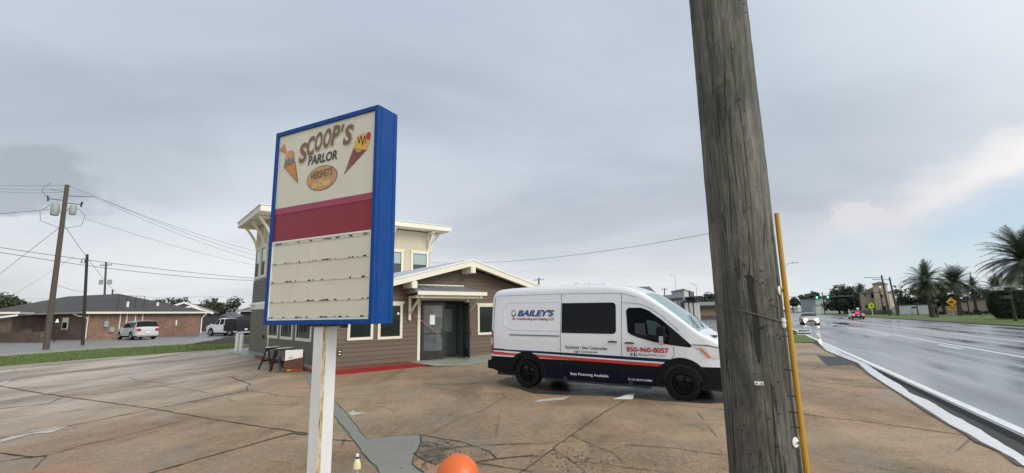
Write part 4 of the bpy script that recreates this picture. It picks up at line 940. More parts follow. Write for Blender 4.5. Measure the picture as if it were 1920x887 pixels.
# platform and kerbs round the building
def bpt(x, y, z=0): return Matrix.Rotation(BR, 4, 'Z') @ Vector((x, y, z)) + BO
def bstruct(name, mb, m=None):
    o = mb.build(name, m); o.location = BO; o.rotation_euler = (0, 0, BR); return tag(o, kind='structure')
c = MB().use(m_redc); c.box(-.55, 3.0, -1.18, -.93, 0, .125)
c.add([(3.0, -1.18, 0), (3.75, -1.12, 0), (3.0, -1.18, .125), (3.0, -.93, .125), (3.75, -.95, .01)], [(0, 1, 2), (2, 1, 4, 3)])
c.use(m_redt); c.box(-.55, 3.1, -.93, .0, 0, .122); c.box(-.55, -.38, 0, 9.3, 0, .12); c.use(m_conc); c.box(-.38, .0, 0.0, 9.3, 0, .118)
bstruct('red_kerb', c)
c = MB(); c.add([(3.1, 0, .128), (9.0, 0, .128), (9.0, -1.1, .02), (8.0, -2.0, .007), (4.6, -2.1, .007), (3.5, -1.5, .02), (3.0, -.8, .127)], [(0, 6, 5, 4, 3, 2, 1)])
bstruct('entrance_apron', c, M('green_grey_concrete', (.27, .275, .23), .5, var=.2, vs=1.2))
c = MB(); c.box(9.0, 12.5, -.9, .0, 0, .12); c.box(0, 11.6, 0, 13.6, 0, .12); c.box(-.8, 0, 9.3, 14.4, 0, .06)
bstruct('foundation_slab', c, m_conc)
# sawhorses and the sandwich board
def sawhorse(pos, rz, label):
    t = thing('sawhorse', label, 'sawhorse', pos, rz, 'folding sawhorses by the building')
    c = MB(); c.box(-.33, .33, -.05, .05, .76, .82); c.build('crossbeam', m_black, t)
    c = MB(); c.box(-.30, .30, -.06, .06, .822, .84); c.build('beam_pad', m_white, t)
    for sx in (-1, 1):
        for sy in (-1, 1):
            c = MB(); c.bar((sx * .24, sy * .03, .77), (sx * .30, sy * .30, 0), .08, .035); c.build('leg', m_black, t)
    c = MB()
    for sy in (-1, 1): c.bar((-.27, sy * .18, .33), (.27, sy * .18, .33), .03, .06)
    c.build('brace', m_black, t)
sawhorse(G(508, 692), R(75), 'black sawhorse farther from the white post, leftmost by the dark siding')
sawhorse(G(530, 696), R(62), 'black sawhorse beside the white and brown board')
p0 = G(550, 697.5)
t = thing('sandwich_board', 'white and brown board standing on the lot beside the sawhorses', 'board', p0, R(18))
c = MB(); c.box(-.31, .31, -.02, 0.02, .04, .78, Matrix.Rotation(R(8), 4, 'X')); c.build('frame_board', m_ply, t)
c = MB(); Mx = Matrix.Rotation(R(8), 4, 'X'); c.add([Mx @ Vector(q) for q in ((-.29, -.024, .42), (.29, -.024, .52), (.30, -.024, .80), (-.28, -.024, .80))], [(0, 1, 2, 3)]); c.build('white_sheet', m_white, t)
c = MB(); 
for a, b in (((-.17, .47), (-.05, .56)), ((-.12, .53), (.02, .5)), ((-.2, .5), (-.12, .56)), ((-.06, .6), (-.1, .5))): c.bar(Mx @ Vector((a[0], -.027, a[1])), Mx @ Vector((b[0], -.027, b[1])), .012, .004)
c.build('ink_mark', m_black, t)
c = MB().use(m_ysign); c.box(-.22, -.08, -.03, -.021, .05, .10, Mx); c.use(m_red); c.box(-.08, .28, -.03, -.021, .05, .09, Mx); c.build('sticker', parent=t)
c = MB(); c.box(.29, .33, .0, .34, 0.0, .05); c.box(-.33, -.29, 0, .34, 0, .05); c.bar((-.31, .32, .03), (-.31, .08, .70), .03); c.bar((.31, .32, .03), (.31, .08, .70), .03); c.build('rear_leg', m_ply, t)
# two white bollards
for i, (u, v, lab) in enumerate(((443.5, 658, 'white pipe bollard left of the pair beside the tower'), (451.5, 659, 'white pipe bollard right of the pair nearer the tower wall'))):
    p = G(u, v); t = thing('bollard', lab, 'bollard', p, 0, 'white bollards by the tower')
    c = MB(); c.tube([(0, 0, 0), (0, 0, 1.02)], .11, 14); c.lathe([(.11, 1.02), (.09, 1.06), (0, 1.07)], n=14); c.build('bollard_pipe', m_white, t)
c = MB()
rb = random.Random(8)
p0 = G(425, 645); n_ = 14
vs = []
for j in range(n_ + 1):
    for i in range(n_ + 1):
        x = (i / n_ - .5) * 2; y_ = (j / n_ - .5) * 2; h = max(0, 1 - x * x - y_ * y_) * .38 * (1 + .6 * rb.uniform(-1, 1)); vs.append((p0.x + x * 2.9 + y_ * 1.0, p0.y + y_ * 2.2 + x * 1.2 + 2, h))
c.add(vs, [(j * (n_ + 1) + i, j * (n_ + 1) + i + 1, (j + 1) * (n_ + 1) + i + 1, (j + 1) * (n_ + 1) + i) for j in range(n_) for i in range(n_)]); structure('soil_mound', c, m_dirt)
# ================================================================= vehicles
def interp(tab, x):
    if x <= tab[0][0]: return tab[0][1]
    for (a, va), (b, vb) in zip(tab, tab[1:]):
        if x <= b: 
            t = (x - a) / (b - a) if b > a else 0; return va + (vb - va) * t
    return tab[-1][1]
def sinterp(tab, x):
    if x <= tab[0][0]: return tab[0][1]
    n_ = len(tab)
    for i in range(n_ - 1):
        (a, va), (b, vb) = tab[i], tab[i + 1]
        if x <= b:
            h = b - a; t = (x - a) / h
            ma = (tab[i + 1][1] - tab[i - 1][1]) / (tab[i + 1][0] - tab[i - 1][0]) if i > 0 else (vb - va) / h
            mb_ = (tab[i + 2][1] - tab[i][1]) / (tab[i + 2][0] - tab[i][0]) if i < n_ - 2 else (vb - va) / h
            return (2 * t ** 3 - 3 * t ** 2 + 1) * va + (t ** 3 - 2 * t ** 2 + t) * h * ma + (-2 * t ** 3 + 3 * t ** 2) * vb + (t ** 3 - t ** 2) * h * mb_
    return tab[-1][1]
def wheel(parent, x, y, r_, wd, rimm, side, spokes=6):
    Mx = Matrix.Translation((x, y, r_)) @ Matrix.Rotation(R(90) * (1 if side < 0 else -1), 4, 'X')
    c = MB(); h = wd / 2
    c.lathe([(r_ * .60, -h), (r_ * .93, -h), (r_, -h * .75), (r_, h * .75), (r_ * .985, h * .85), (r_ * .93, h), (r_ * .66, h * 1.02), (r_ * .62, h * .9)], n=36, M_=Mx)
    o = c.build('wheel', m_rub, parent, smooth=True)
    c = MB(); c.lathe([(r_ * .63, h * .92), (r_ * .60, h * .6), (r_ * .55, h * .25), (0.001, h * .2)], n=30, M_=Mx)
    for k_ in range(spokes):
        a = 2 * math.pi * k_ / spokes; c.bar(Mx @ Vector((r_ * .1 * math.cos(a), r_ * .1 * math.sin(a), h * .55)), Mx @ Vector((r_ * .57 * math.cos(a), r_ * .57 * math.sin(a), h * .60)), r_ * .17, .035)
    c.lathe([(r_ * .16, h * .5), (r_ * .15, h * .78), (0.001, h * .8)], n=14, M_=Mx)
    c.build('rim', rimm, o)
    return o
def loft(xs, zb, zt, wf, tumble, rc_, rows, nar=6, crown=.03, ntop=5):
    """returns verts grid (list of stations, each a list of points from lower right round to lower left)"""
    out_ = []
    for x in xs:
        b_ = zb(x); t_ = zt(x); rcx = min(rc_(x), (t_ - b_) * .6); zs = t_ - rcx
        zz_ = [max(b_, min(z, zs)) for z in rows] + [zs]
        side = [(wf(x, z) * tumble(z), z) for z in zz_]
        wtop = side[-1][0]; ry = min(rcx * 1.0, wtop * .8)
        arc = [(wtop - ry + ry * math.cos(t * math.pi / 2 / nar), zs + rcx * math.sin(t * math.pi / 2 / nar)) for t in range(1, nar + 1)]
        y_in = arc[-1][0]; topp = [(y_in * (1 - k_ / ntop), t_ + crown * (1 - (1 - k_ / ntop) ** 2)) for k_ in range(1, ntop + 1)]
        half = side + arc + topp
        ring = [Vector((x, -y, z)) for y, z in half] + [Vector((x, y, z)) for y, z in half[-2::-1]]
        out_.append(ring)
    return out_
def loft_parts(grid, classify, names, parent, smooth='all', endcaps='body'):
    n_ = len(grid[0]); bk = {}
    for i in range(len(grid) - 1):
        for j in range(n_ - 1):
            q_ = [grid[i][j], grid[i + 1][j], grid[i + 1][j + 1], grid[i][j + 1]]
            u_ = []
            for p in q_:
                if all((p - r_).length > 1e-5 for r_ in u_): u_.append(p)
            if len(u_) < 3: continue
            bk.setdefault(classify(sum(u_, Vector()) / len(u_), i, j), []).append(u_)
    bk.setdefault(endcaps, []).append(list(grid[0])); bk[endcaps].append(list(grid[-1])[::-1])
    objs = {}
    for k_, fs in bk.items():
        if k_ not in names: continue
        idx = {}; vs = []; ff = []
        for f in fs:
            ii = []
            for p in f:
                key = (round(p.x, 5), round(p.y, 5), round(p.z, 5))
                if key not in idx: idx[key] = len(vs); vs.append(p)
                if not ii or ii[-1] != idx[key]: ii.append(idx[key])
            if len(set(ii)) >= 3 and len(set(ii)) == len(ii): ff.append(tuple(ii))
        c = MB(); c.add(vs, ff); nm, mm = names[k_]; objs[k_] = c.build(nm, mm, parent, smooth=True if smooth else False)
    return objs
# ---- the white service van
va = G(988, 729.5); vb = G(1281, 751.5); vdir = (vb - va).normalized(); vang = math.atan2(vdir.y, vdir.x); SC = 1.03
vright = Vector((vdir.y, -vdir.x, 0))
van = thing('service_van', 'white service van with red and blue side stripe, parked across the lot', 'van', va - vright * 1.0 * SC + Vector((0, 0, .03)), vang)
van.scale = (SC, SC, SC); van.rotation_euler = (0, R(0.9), vang)
WR = .352; FX = 3.75; HW = 1.01
topt = [(-1.13, 2.22), (-1.10, 2.36), (-1.02, 2.44), (-.8, 2.485), (-.2, 2.515), (1.2, 2.53), (2.1, 2.52), (2.55, 2.46), (2.9, 2.34), (3.1, 2.225), (3.4, 2.02), (3.7, 1.79), (4.0, 1.55), (4.13, 1.445), (4.2, 1.40), (4.4, 1.31), (4.6, 1.20), (4.72, 1.09), (4.80, .93), (4.84, .72), (4.86, .50)]
zt = lambda x: sinterp(topt, x) if x < 4.15 else interp(topt, x)
def zbv(x):
    z = interp([(-1.13, .44), (-.9, .36), (-.5, .30), (.5, .31), (3.2, .29), (4.3, .30), (4.86, .33)], x)
    for wx, ra in ((0, .44), (FX, .46)):
        d = abs(x - wx)
        if d < ra: z = max(z, WR + math.sqrt(ra * ra - d * d) - .02)
    return z
wtab = [(-1.13, .90), (-1.09, .965), (-1.0, 1.0), (-.6, HW), (3.3, HW), (3.9, .995), (4.3, .94), (4.55, .86), (4.72, .75), (4.80, .64), (4.86, .50)]
wfv = lambda x, z: interp(wtab, x)
def tumv(z): return interp([(.28, .975), (.6, 1.0), (1.15, 1.0), (1.45, .985), (2.2, .915), (2.6, .88)], z)
rcv = lambda x: interp([(-1.13, .20), (-.9, .17), (2.4, .17), (3.0, .13), (3.6, .10), (4.1, .08), (4.8, .10)], x)
xs = sorted(set([-1.13, -1.11, -1.09, -1.06, -1.02, -.96, -.88, -.8] + [round(-.7 + i * .07, 3) for i in range(70)] + [4.20, 4.26, 4.33, 4.4, 4.47, 4.54, 4.6, 4.66, 4.70, 4.74, 4.77, 4.80, 4.82, 4.84, 4.86] + [x for wx, ra in ((0, .44), (FX, .46)) for x in [wx + ra * math.sin(R(a)) for a in range(-90, 91, 9)]]))
xs = [x for i, x in enumerate(xs) if i == 0 or x - xs[i - 1] > .004]
rows = [.28, .42, .56, .67, .735, .80, .90, 1.0, 1.1, 1.2, 1.3, 1.4, 1.55, 1.7, 1.85, 2.0, 2.15, 2.3, 2.4]
grid = loft(xs, zbv, zt, wfv, tumv, rcv, rows)
def cls(p, i, j):
    if p.z < .735 and p.x < 4.2: return 'clad'
    if p.z < .735 + max(0, p.x - 4.2) * .1: return 'clad'
    if abs(p.x - FX) < .52 and (p.x - FX) ** 2 + (p.z - WR) ** 2 < .53 ** 2 and p.z < .84: return 'clad'
    nn = len(grid[0]); mid = abs(j - (nn - 1) / 2) < 5.6
    if 2.98 < p.x < 4.10 and mid: return 'ws'
    return 'body'
parts = loft_parts(grid, cls, {'body': ('body', m_van), 'clad': ('lower_cladding', m_clad), 'ws': ('windscreen', m_ws)}, van)
body = parts['body']; clad = parts['clad']; ws = parts['ws']
vy = lambda x, z, o_=.004: Vector((x, -(wfv(x, z) * tumv(z)) - o_, z))
def decal(mb, pts, o_, nx=12, nz=4):  # convex-ish outline filled by horizontal strips following the body side
    zs_ = sorted(set(round(p[1], 4) for p in pts)); lo, hi2 = zs_[0], zs_[-1]
    zl = sorted(set(zs_ + [lo + (hi2 - lo) * i / nz for i in range(nz + 1)])); zl = [z for i, z in enumerate(zl) if i == 0 or z - zl[i - 1] > 1e-3]
    def span(z):
        xs_ = []
        for (a, b) in zip(pts, pts[1:] + pts[:1]):
            if (a[1] - z) * (b[1] - z) <= 0 and abs(a[1] - b[1]) > 1e-9: xs_.append(a[0] + (z - a[1]) / (b[1] - a[1]) * (b[0] - a[0]))
            elif abs(a[1] - z) < 1e-9 and abs(b[1] - z) < 1e-9: xs_ += [a[0], b[0]]
        return (min(xs_), max(xs_)) if xs_ else None
    for z0, z1 in zip(zl, zl[1:]):
        s0, s1 = span(z0 + 1e-6), span(z1 - 1e-6)
        if not s0 or not s1: continue
        for k_ in range(nx):
            f0, f1 = k_ / nx, (k_ + 1) / nx
            q_ = [vy(s0[0] + (s0[1] - s0[0]) * f0, z0, o_), vy(s0[0] + (s0[1] - s0[0]) * f1, z0, o_), vy(s1[0] + (s1[1] - s1[0]) * f1, z1, o_), vy(s1[0] + (s1[1] - s1[0]) * f0, z1, o_)]
            mb.add(q_, [(0, 1, 2, 3)])
def rrect(x0, x1, z0, z1, r_, n_=5):
    o = []
    for cx_, cz_, a0 in ((x1 - r_, z1 - r_, 0), (x0 + r_, z1 - r_, 90), (x0 + r_, z0 + r_, 180), (x1 - r_, z0 + r_, 270)):
        o += [(cx_ + r_ * math.cos(R(a0 + 90 * k_ / n_)), cz_ + r_ * math.sin(R(a0 + 90 * k_ / n_))) for k_ in range(n_ + 1)]
    return o
rr_ = rrect(.985, 2.36, 1.37, 2.09, .09); rr_ = [(x if x > 1.15 else .985, z) if x < 1.15 else (x, z) for x, z in rr_]
c = MB(); decal(c, rr_, .006, 10, 6); c.build('side_window', m_vglass, van, smooth='all')
dwin = [(2.63, 1.42), (2.60, 1.90), (2.66, 1.965), (2.95, 1.965), (3.12, 1.90), (3.42, 1.68), (3.72, 1.42), (4.0, 1.16), (3.95, 1.125), (3.6, 1.16), (3.2, 1.22), (2.85, 1.31), (2.70, 1.37)]
c = MB(); decal(c, dwin, .006, 14, 10); dw = c.build('door_window', m_vglass, van, smooth='all')
c = MB(); decal(c, [(2.80, 1.40), (2.80, 1.62), (3.02, 1.62), (3.05, 1.35)], .0095, 3, 2); c.build('seat_glimpse', M('seat_grey', (.03, .033, .035), .3), dw)
c = MB(); decal(c, [(3.10, 1.38), (3.06, 1.70), (3.28, 1.66), (3.42, 1.52), (3.45, 1.34)], .0095, 4, 3); c.build('far_window_glimpse', M('far_pane', (.055, .075, .072), .1), dw)
# panel gaps
c = MB()
def seam(pts, w_=.010):
    for a, b in zip(pts, pts[1:]):
        n_ = max(1, int(math.hypot(b[0] - a[0], b[1] - a[1]) / .12))
        for k_ in range(n_):
            p = (a[0] + (b[0] - a[0]) * k_ / n_, a[1] + (b[1] - a[1]) * k_ / n_); q_ = (a[0] + (b[0] - a[0]) * (k_ + 1) / n_, a[1] + (b[1] - a[1]) * (k_ + 1) / n_)
            c.bar(vy(p[0], p[1], .001), vy(q_[0], q_[1], .001), w_, .006)
seam([(.975, 2.32), (.96, 1.5), (.95, .40)]); seam([(2.50, 2.30), (2.49, 1.5), (2.46, .36)]); seam([(2.50, 2.09), (2.9, 2.05), (3.15, 1.96), (3.45, 1.74), (3.75, 1.47)], .008)
seam([(-.95, 2.30), (.975, 2.32), (2.50, 2.30), (2.85, 2.2)], .007); seam([(3.62, 1.13), (3.63, .98), (3.56, .86)], .008); seam([(-1.0, 2.25), (-1.02, 1.45)], .006)
c.build('panel_gap', m_black, body)
c = MB()
def ridge(pts, w_=.016, h=.010):
    for a, b in zip(pts, pts[1:]): c.bar(vy(a[0], a[1], .0), vy(b[0], b[1], .0), w_, h)
ridge([(.93, 2.12), (-.52, 2.12), (-.64, 2.08), (-.70, 1.98), (-.70, 1.70), (-.66, 1.56), (-.56, 1.47), (-.40, 1.42), (.93, 1.42)]); 
c.build('pressed_panel_edge', m_van, body)
c = MB(); c.box(-.50, .93, 0, .014, -.012, .012); c.v = [tuple(vy(x, 1.295 + z, y + .002)) for x, y, z in c.v]; c.box(0, 0, 0, 0, 0, 0); c.build('sliding_door_rail', M('rail_grey', (.12, .12, .125), .4), van)
# stripes
c = MB().use(m_navy); decal(c, [(-1.0, .885), (3.44, .797), (3.52, .83), (3.54, .866), (-1.0, .935)], .006, 44, 2); c.use(m_wht); decal(c, [(-1.0, .855), (3.40, .764), (3.44, .794), (-1.0, .882)], .007, 44, 1); c.use(m_red); decal(c, [(-1.0, .780), (3.28, .700), (3.38, .761), (-1.0, .852)], .007, 44, 1)
# keep the stripes off the rear wheel arch
c.build('side_stripe', parent=van)
c = MB()
for wx, ra, wl_ in ((0, .44, .085), (FX, .46, .085)):   # arch flares
    c.mark(); A = [R(a) for a in range(-8, 189, 7)]
    for a0, a1 in zip(A, A[1:]):
        o = []
        for a in (a0, a1):
            for rr3, yy in ((ra - .03, .0), (ra - .03, .022), (ra + wl_, .022), (ra + wl_ + .012, .0)):
                x = wx + rr3 * math.cos(a); z = WR + rr3 * math.sin(a); z = max(z, .29); o.append(vy(min(x, 4.5), z, yy))
        c.add(o, [(0, 1, 5, 4), (1, 2, 6, 5), (2, 3, 7, 6)])
c.each('wheel_arch_flare', m_clad, van)
c = MB().use(M('deep_blue_vinyl', (.005, .006, .022), .5, spec=.12)); decal(c, [(.52, .31), (3.22, .31), (3.18, .50), (2.9, .52), (.60, .56), (.50, .50)], .005, 30, 2); c.build('sill_graphic', parent=van)
# inner arches so nothing shows through
c = MB()
for wx in (0, FX): c.box(wx - .48, wx + .48, -.93, .93, .42, .86)
c.box(-1.0, 4.5, -.80, .80, .24, .42); c.build('underbody', m_black, van)
# lettering
side_ = lambda o_: (lambda x, z: vy(x, z, o_))
c = MB().use(M('letter_white_edge', (.72, .74, .78), .4)); text(c, "BAILEY'S", -.295, .80, 1.755, 1.942, lambda x, z: vy(x + (z - 1.85) * .0, z - .0, .0065), offset=.06, shear=.28)
c.use(m_blue); text(c, "BAILEY'S", -.28, .785, 1.765, 1.930, side_(.0085), offset=.045, shear=.28); c.use(m_red); text(c, 'Air Conditioning and Heating, LLC', -.44, .785, 1.655, 1.735, side_(.0075), offset=.03)
for mm, a0 in ((m_orgv, 20), (m_blue, 200)):
    c.use(mm); A = [R(a0 + k_ * 13) for k_ in range(11)]
    for q0, q1 in zip(A, A[1:]):
        w0 = .026; c.add([vy(-.40 + r2 * math.cos(q), 1.845 + r2 * 1.25 * math.sin(q), .008) for q, r2 in ((q0, .048), (q1, .048), (q1, .072), (q0, .072))], [(0, 1, 2, 3)])
    q = A[-1]; c.add([vy(-.40 + .09 * math.cos(q), 1.845 + .11 * math.sin(q), .008), vy(-.40 + .03 * math.cos(q), 1.845 + .04 * math.sin(q), .008), vy(-.40 + .06 * math.cos(q + .7), 1.845 + .075 * math.sin(q + .7), .008)], [(0, 1, 2)])
c.build('company_lettering', parent=van)
c = MB().mark().use(m_dktxt); text(c, 'Residential - New Construction', 1.09, 2.14, 1.0, 1.08, side_(.007), offset=.012); text(c, 'Light Commercial', 1.31, 1.89, .905, .975, side_(.007), offset=.012)
c.mark().use(m_red); text(c, '850-960-8057', 2.59, 3.52, .985, 1.10, side_(.007), offset=.04); c.use(m_dktxt); text(c, 'BaileysHVAC.com', 2.86, 3.44, .895, .965, side_(.007), shear=.3)
c.add([vy(2.70 + .03 * math.cos(k_ * .52), .932 + .032 * math.sin(k_ * .52), .007) for k_ in range(12)], [tuple(range(12))]); decal(c, rrect(2.755, 2.83, .895, .97, .01), .007, 2, 2); c.use(m_wht); text(c, 'f', 2.785, 2.82, .898, .964, side_(.0085), offset=.04)
c.add([vy(2.70 + .01 * math.cos(k_ * .8), .932 + .011 * math.sin(k_ * .8), .0085) for k_ in range(8)], [tuple(range(8))])
c.mark(); text(c, 'Easy Financing Available', 1.20, 2.14, .375, .455, side_(.010), offset=.014); c.mark(); text(c, 'FL LIC #CAC1818881', 2.60, 3.13, .365, .41, side_(.010), offset=.012)
c.each('side_lettering', parent=van)
for hx, hz in ((2.27, 1.19), (2.66, 1.175)):
    c = MB(); c.tube([vy(hx - .10, hz, .0), vy(hx - .09, hz + .004, .028), vy(hx, hz + .012, .036), vy(hx + .09, hz + .004, .028), vy(hx + .10, hz, 0)], [.012, .017, .019, .017, .012], 8); c.build('door_handle', m_black, van, smooth=True)
c = MB(); decal(c, [(-1.095, .80), (-1.02, .80), (-1.0, .95), (-1.01, 1.36), (-1.06, 1.43), (-1.11, 1.43)], .012, 3, 4); 
c.v = [(x, y, z) for x, y, z in c.v]; tl = c.build('tail_light', m_tail, van)
c = MB(); decal(c, [(-1.09, 1.02), (-1.03, 1.02), (-1.03, 1.2), (-1.09, 1.2)], .016, 2, 2); c.build('reverse_lens', m_lens, tl)
c = MB(); c.box(-1.24, -1.10, -.93, .93, .40, .62); c.box(-1.12, -.55, -1.0, -.93, .40, .60); c.build('rear_bumper', m_clad, van, bevel=.03)
# mirror
c = MB(); c.box(3.33, 3.50, -1.27, -1.08, 1.24, 1.56); c.bar((3.50, -1.0, 1.34), (3.42, -1.10, 1.36), .12, .10); mr = c.build('wing_mirror', m_clad, van, bevel=.04)
c = MB(); c.box(3.385, 3.475, -1.290, -1.272, 1.18, 1.36); c.build('mirror_repeater', m_chrome, mr, bevel=.01)
# nose details on the loft surface
c = MB().use(m_lens)
hl = [(4.02, 1.17), (4.30, 1.16), (4.55, 1.10), (4.60, .93), (4.42, .90), (4.28, .96)]
decal(c, hl, .012, 8, 5); c.use(m_amber); decal(c, [(4.10, 1.13), (4.19, 1.11), (4.36, .93), (4.31, .92)], .017, 3, 4); c.use(m_black); decal(c, [(3.98, 1.19), (4.02, 1.175), (4.30, 1.165), (4.55, 1.105), (4.55, 1.125), (4.3, 1.185)], .014, 8, 2); c.build('headlight', parent=van)
c = MB(); c.mark().box(4.80, 4.90, -.62, .62, .32, .52); c.mark().box(4.79, 4.87, -.45, .45, .62, .86); c.each('front_grille', m_clad, van, bevel=.02)
c = MB(); c.box(4.30, 4.42, -.62, -.36, 1.325, 1.365, Matrix.Translation((0, 0, .0))); c.build('bonnet_vent', m_black, van)
c = MB(); wsz = lambda x: zt(x) + .03
c.mark().tube([(4.08, -.55, wsz(4.08) + .01), (3.95, -.30, wsz(3.95) + .025), (3.78, .12, wsz(3.78) + .03)], .010, 5); c.mark().tube([(4.08, .1, wsz(4.08) + .01), (3.98, .3, wsz(3.98) + .03), (3.80, .70, wsz(3.80) + .03)], .010, 5)
c.mark().tube([(4.05, -.86, 1.44), (3.98, -.86, 1.95)], .004, 5); c.each('wiper', m_black, van)
c = MB()
for x in (-.1, .7, 1.45): c.mark().box(x, x + .5, -.35, .35, 2.535, zt(x) + .042)
c.each('roof_rib', m_van, van)
c = MB(); c.box(.55, 3.1, -1.07, -.95, .235, .275); c.box(1.0, 1.1, -1.0, -.8, .26, .34); c.box(2.6, 2.7, -1.0, -.8, .26, .34); c.build('running_board', m_black, van, bevel=.01)
for wx in (0, FX):
    for sy in (-1, 1): wheel(van, wx, sy * .885, WR, .235, m_rimb, sy, 5)
# rear doors seams left to the far side; small white sheet lying by the front wheel
p0 = G(1170, 747); t = thing('sheet_scrap', 'small white sheet lying bent on the wet concrete beneath the van', 'scrap sheet', p0, 0)
c = MB(); q_ = [G(*q) - p0 for q in ((1150, 748.5), (1186, 749), (1190, 741), (1176, 743))]
c.add([q_[0] + Vector((0, 0, .008)), q_[1] + Vector((0, 0, .008)), q_[2] + Vector((0, 0, .06)), q_[3] + Vector((0, 0, .03))] + [q_[0] + Vector((0, 0, .004)), q_[1] + Vector((0, 0, .004)), q_[2] + Vector((0, 0, .054)), q_[3] + Vector((0, 0, .025))], [(0, 1, 2, 3), (7, 6, 5, 4), (0, 4, 5, 1), (1, 5, 6, 2), (2, 6, 7, 3), (3, 7, 4, 0)]); c.build('sheet', m_white, t)
# ---- generic passenger cars
def car(name, label, cat, loc, rz, L_, H_, W_, paint, kind='suv', group=None, r_=.34, rim=m_rims, front=None, rear=None, scale=1.0, bed=None):
    t = thing(name, label, cat, loc, rz, group); t.scale = (scale,) * 3
    h = W_ / 2; wb = L_ * .58; x0 = -L_ / 2; fx, rx = wb / 2 + .05, -wb / 2 + .05
    if kind == 'suv': tt = [(0, .55), (.01, .62), (.03, .66), (.09, .965), (.16, 1.0), (.40, 1.0), (.55, .97), (.74, .66), (.80, .63), (.93, .55), (.985, .45), (1, .32)]; ws_, rw_, sd_ = (.565, .735), (.03, .13), (.10, .66)
    elif kind == 'sedan': tt = [(0, .55), (.02, .64), (.12, .70), (.17, .72), (.30, .96), (.42, 1.0), (.52, .98), (.70, .68), (.76, .64), (.93, .56), (.985, .46), (1, .32)]; ws_, rw_, sd_ = (.535, .69), (.18, .29), (.20, .66)
    else: tt = [(0, .56), (.005, .60), (.02, .60), (.405, .60), (.41, .62), (.42, .97), (.47, 1.0), (.58, 1.0), (.625, .96), (.70, .66), (.75, .645), (.94, .60), (.99, .50), (1, .35)]; ws_, rw_, sd_ = (.63, .70), (.408, .418), (.43, .685)
    ztc = lambda x: interp([(a * L_ + x0, b * H_) for a, b in tt], x)
    def zbc(x):
        z = .24 if abs(x) < L_ * .42 else .30
        for wx in (fx, rx):
            d = abs(x - wx); ra = r_ * 1.2
            if d < ra: z = max(z, r_ + math.sqrt(ra * ra - d * d) - .02)
        return z
    wf = lambda x, z: h * interp([(x0, .86), (x0 + .12, .95), (x0 + .4, 1), (L_ * .3, 1), (L_ / 2 - .25, .90), (L_ / 2 - .05, .78), (L_ / 2, .66)], x)
    tum = lambda z: interp([(.25, .95), (.5, 1), (H_ * .62, .97), (H_, .76)], z)
    xs_ = [x0 + L_ * i / 90 for i in range(91)]; rows_ = [.24, .36, .5, .62, .75, H_ * .52, H_ * .58, H_ * .64, H_ * .72, H_ * .8, H_ * .88, H_ * .94]
    gr = loft(xs_, zbc, ztc, wf, tum, lambda x: .09, rows_, nar=4, ntop=4)
    nn = len(gr[0])
    def cl(p, i, j):
        f = (p.x - x0) / L_; jj = abs(j - (nn - 1) / 2)
        if p.z < .36: return 'clad'
        if ws_[0] < f < ws_[1] and jj < 6.4: return 'ws'
        if rw_[0] < f < rw_[1] and jj < 6.4 and p.z > H_ * .62: return 'bw'
        if sd_[0] < f < sd_[1] and p.z > H_ * .62 and p.z < ztc(p.x) - .10 and jj > 4: return 'sw'
        return 'body'
    nm = {'body': ('body', paint), 'clad': ('sill', m_clad), 'ws': ('windscreen', m_glass), 'bw': ('rear_window', m_vglass), 'sw': ('side_window', m_vglass)}
    pr = loft_parts(gr, cl, nm, t)
    c = MB(); c.box(x0 + .25, L_ / 2 - .3, -h * .85, h * .85, .20, .40); c.build('underbody', m_black, t)
    yy = lambda x, z: wf(x, z) * tum(z)
    for sy in (-1, 1):   # pillars
        c = MB()
        for f in (((sd_[0] + sd_[1]) / 2,) if kind != 'suv' else (.30, .48)):
            x = x0 + L_ * f
            c.bar((x, sy * (yy(x, H_ * .62) + .004), H_ * .62), (x, sy * (yy(x, H_ * .9) + .004), H_ * .93), .07, .02, up=(0, 1, 0))
        c.build('door_pillar', m_black if kind == 'suv' else paint, t)
        c = MB(); c.box(fx - .25, fx - .10, sy * h - .06 + sy * .09, sy * h + .06 + sy * .09, H_ * .60, H_ * .68); c.build('wing_mirror', paint, t)
        for wx in (fx, rx): wheel(t, wx, sy * (h - .13), r_, .22, rim, sy)
        x = L_ / 2 - .06; c = MB(); c.box(L_ / 2 - .14, L_ / 2 + .01, min(sy * h * .45, sy * h * .80), max(sy * h * .45, sy * h * .80), H_ * .40, H_ * .50); c.build('headlight', front or m_lens, t, bevel=.02)
        c = MB(); c.box(x0 - .03, x0 + .13, min(sy * h * .58, sy * h * .90), max(sy * h * .58, sy * h * .90), H_ * .46, H_ * .60); c.build('tail_light', rear or m_tail, t, bevel=.02)
    c = MB(); c.box(x0 - .09, x0 + .12, -h * .82, h * .82, .38, .58); c.build('rear_bumper', paint, t, bevel=.04)
    c = MB(); c.box(x0 - .10, x0 - .088, -.17, .17, .62, .76); c.build('number_plate', m_white, t)
    c = MB(); c.box(L_ / 2 - .05, L_ / 2 + .03, -h * .5, h * .5, .42, .60); c.build('grille', m_black, t)
    return t
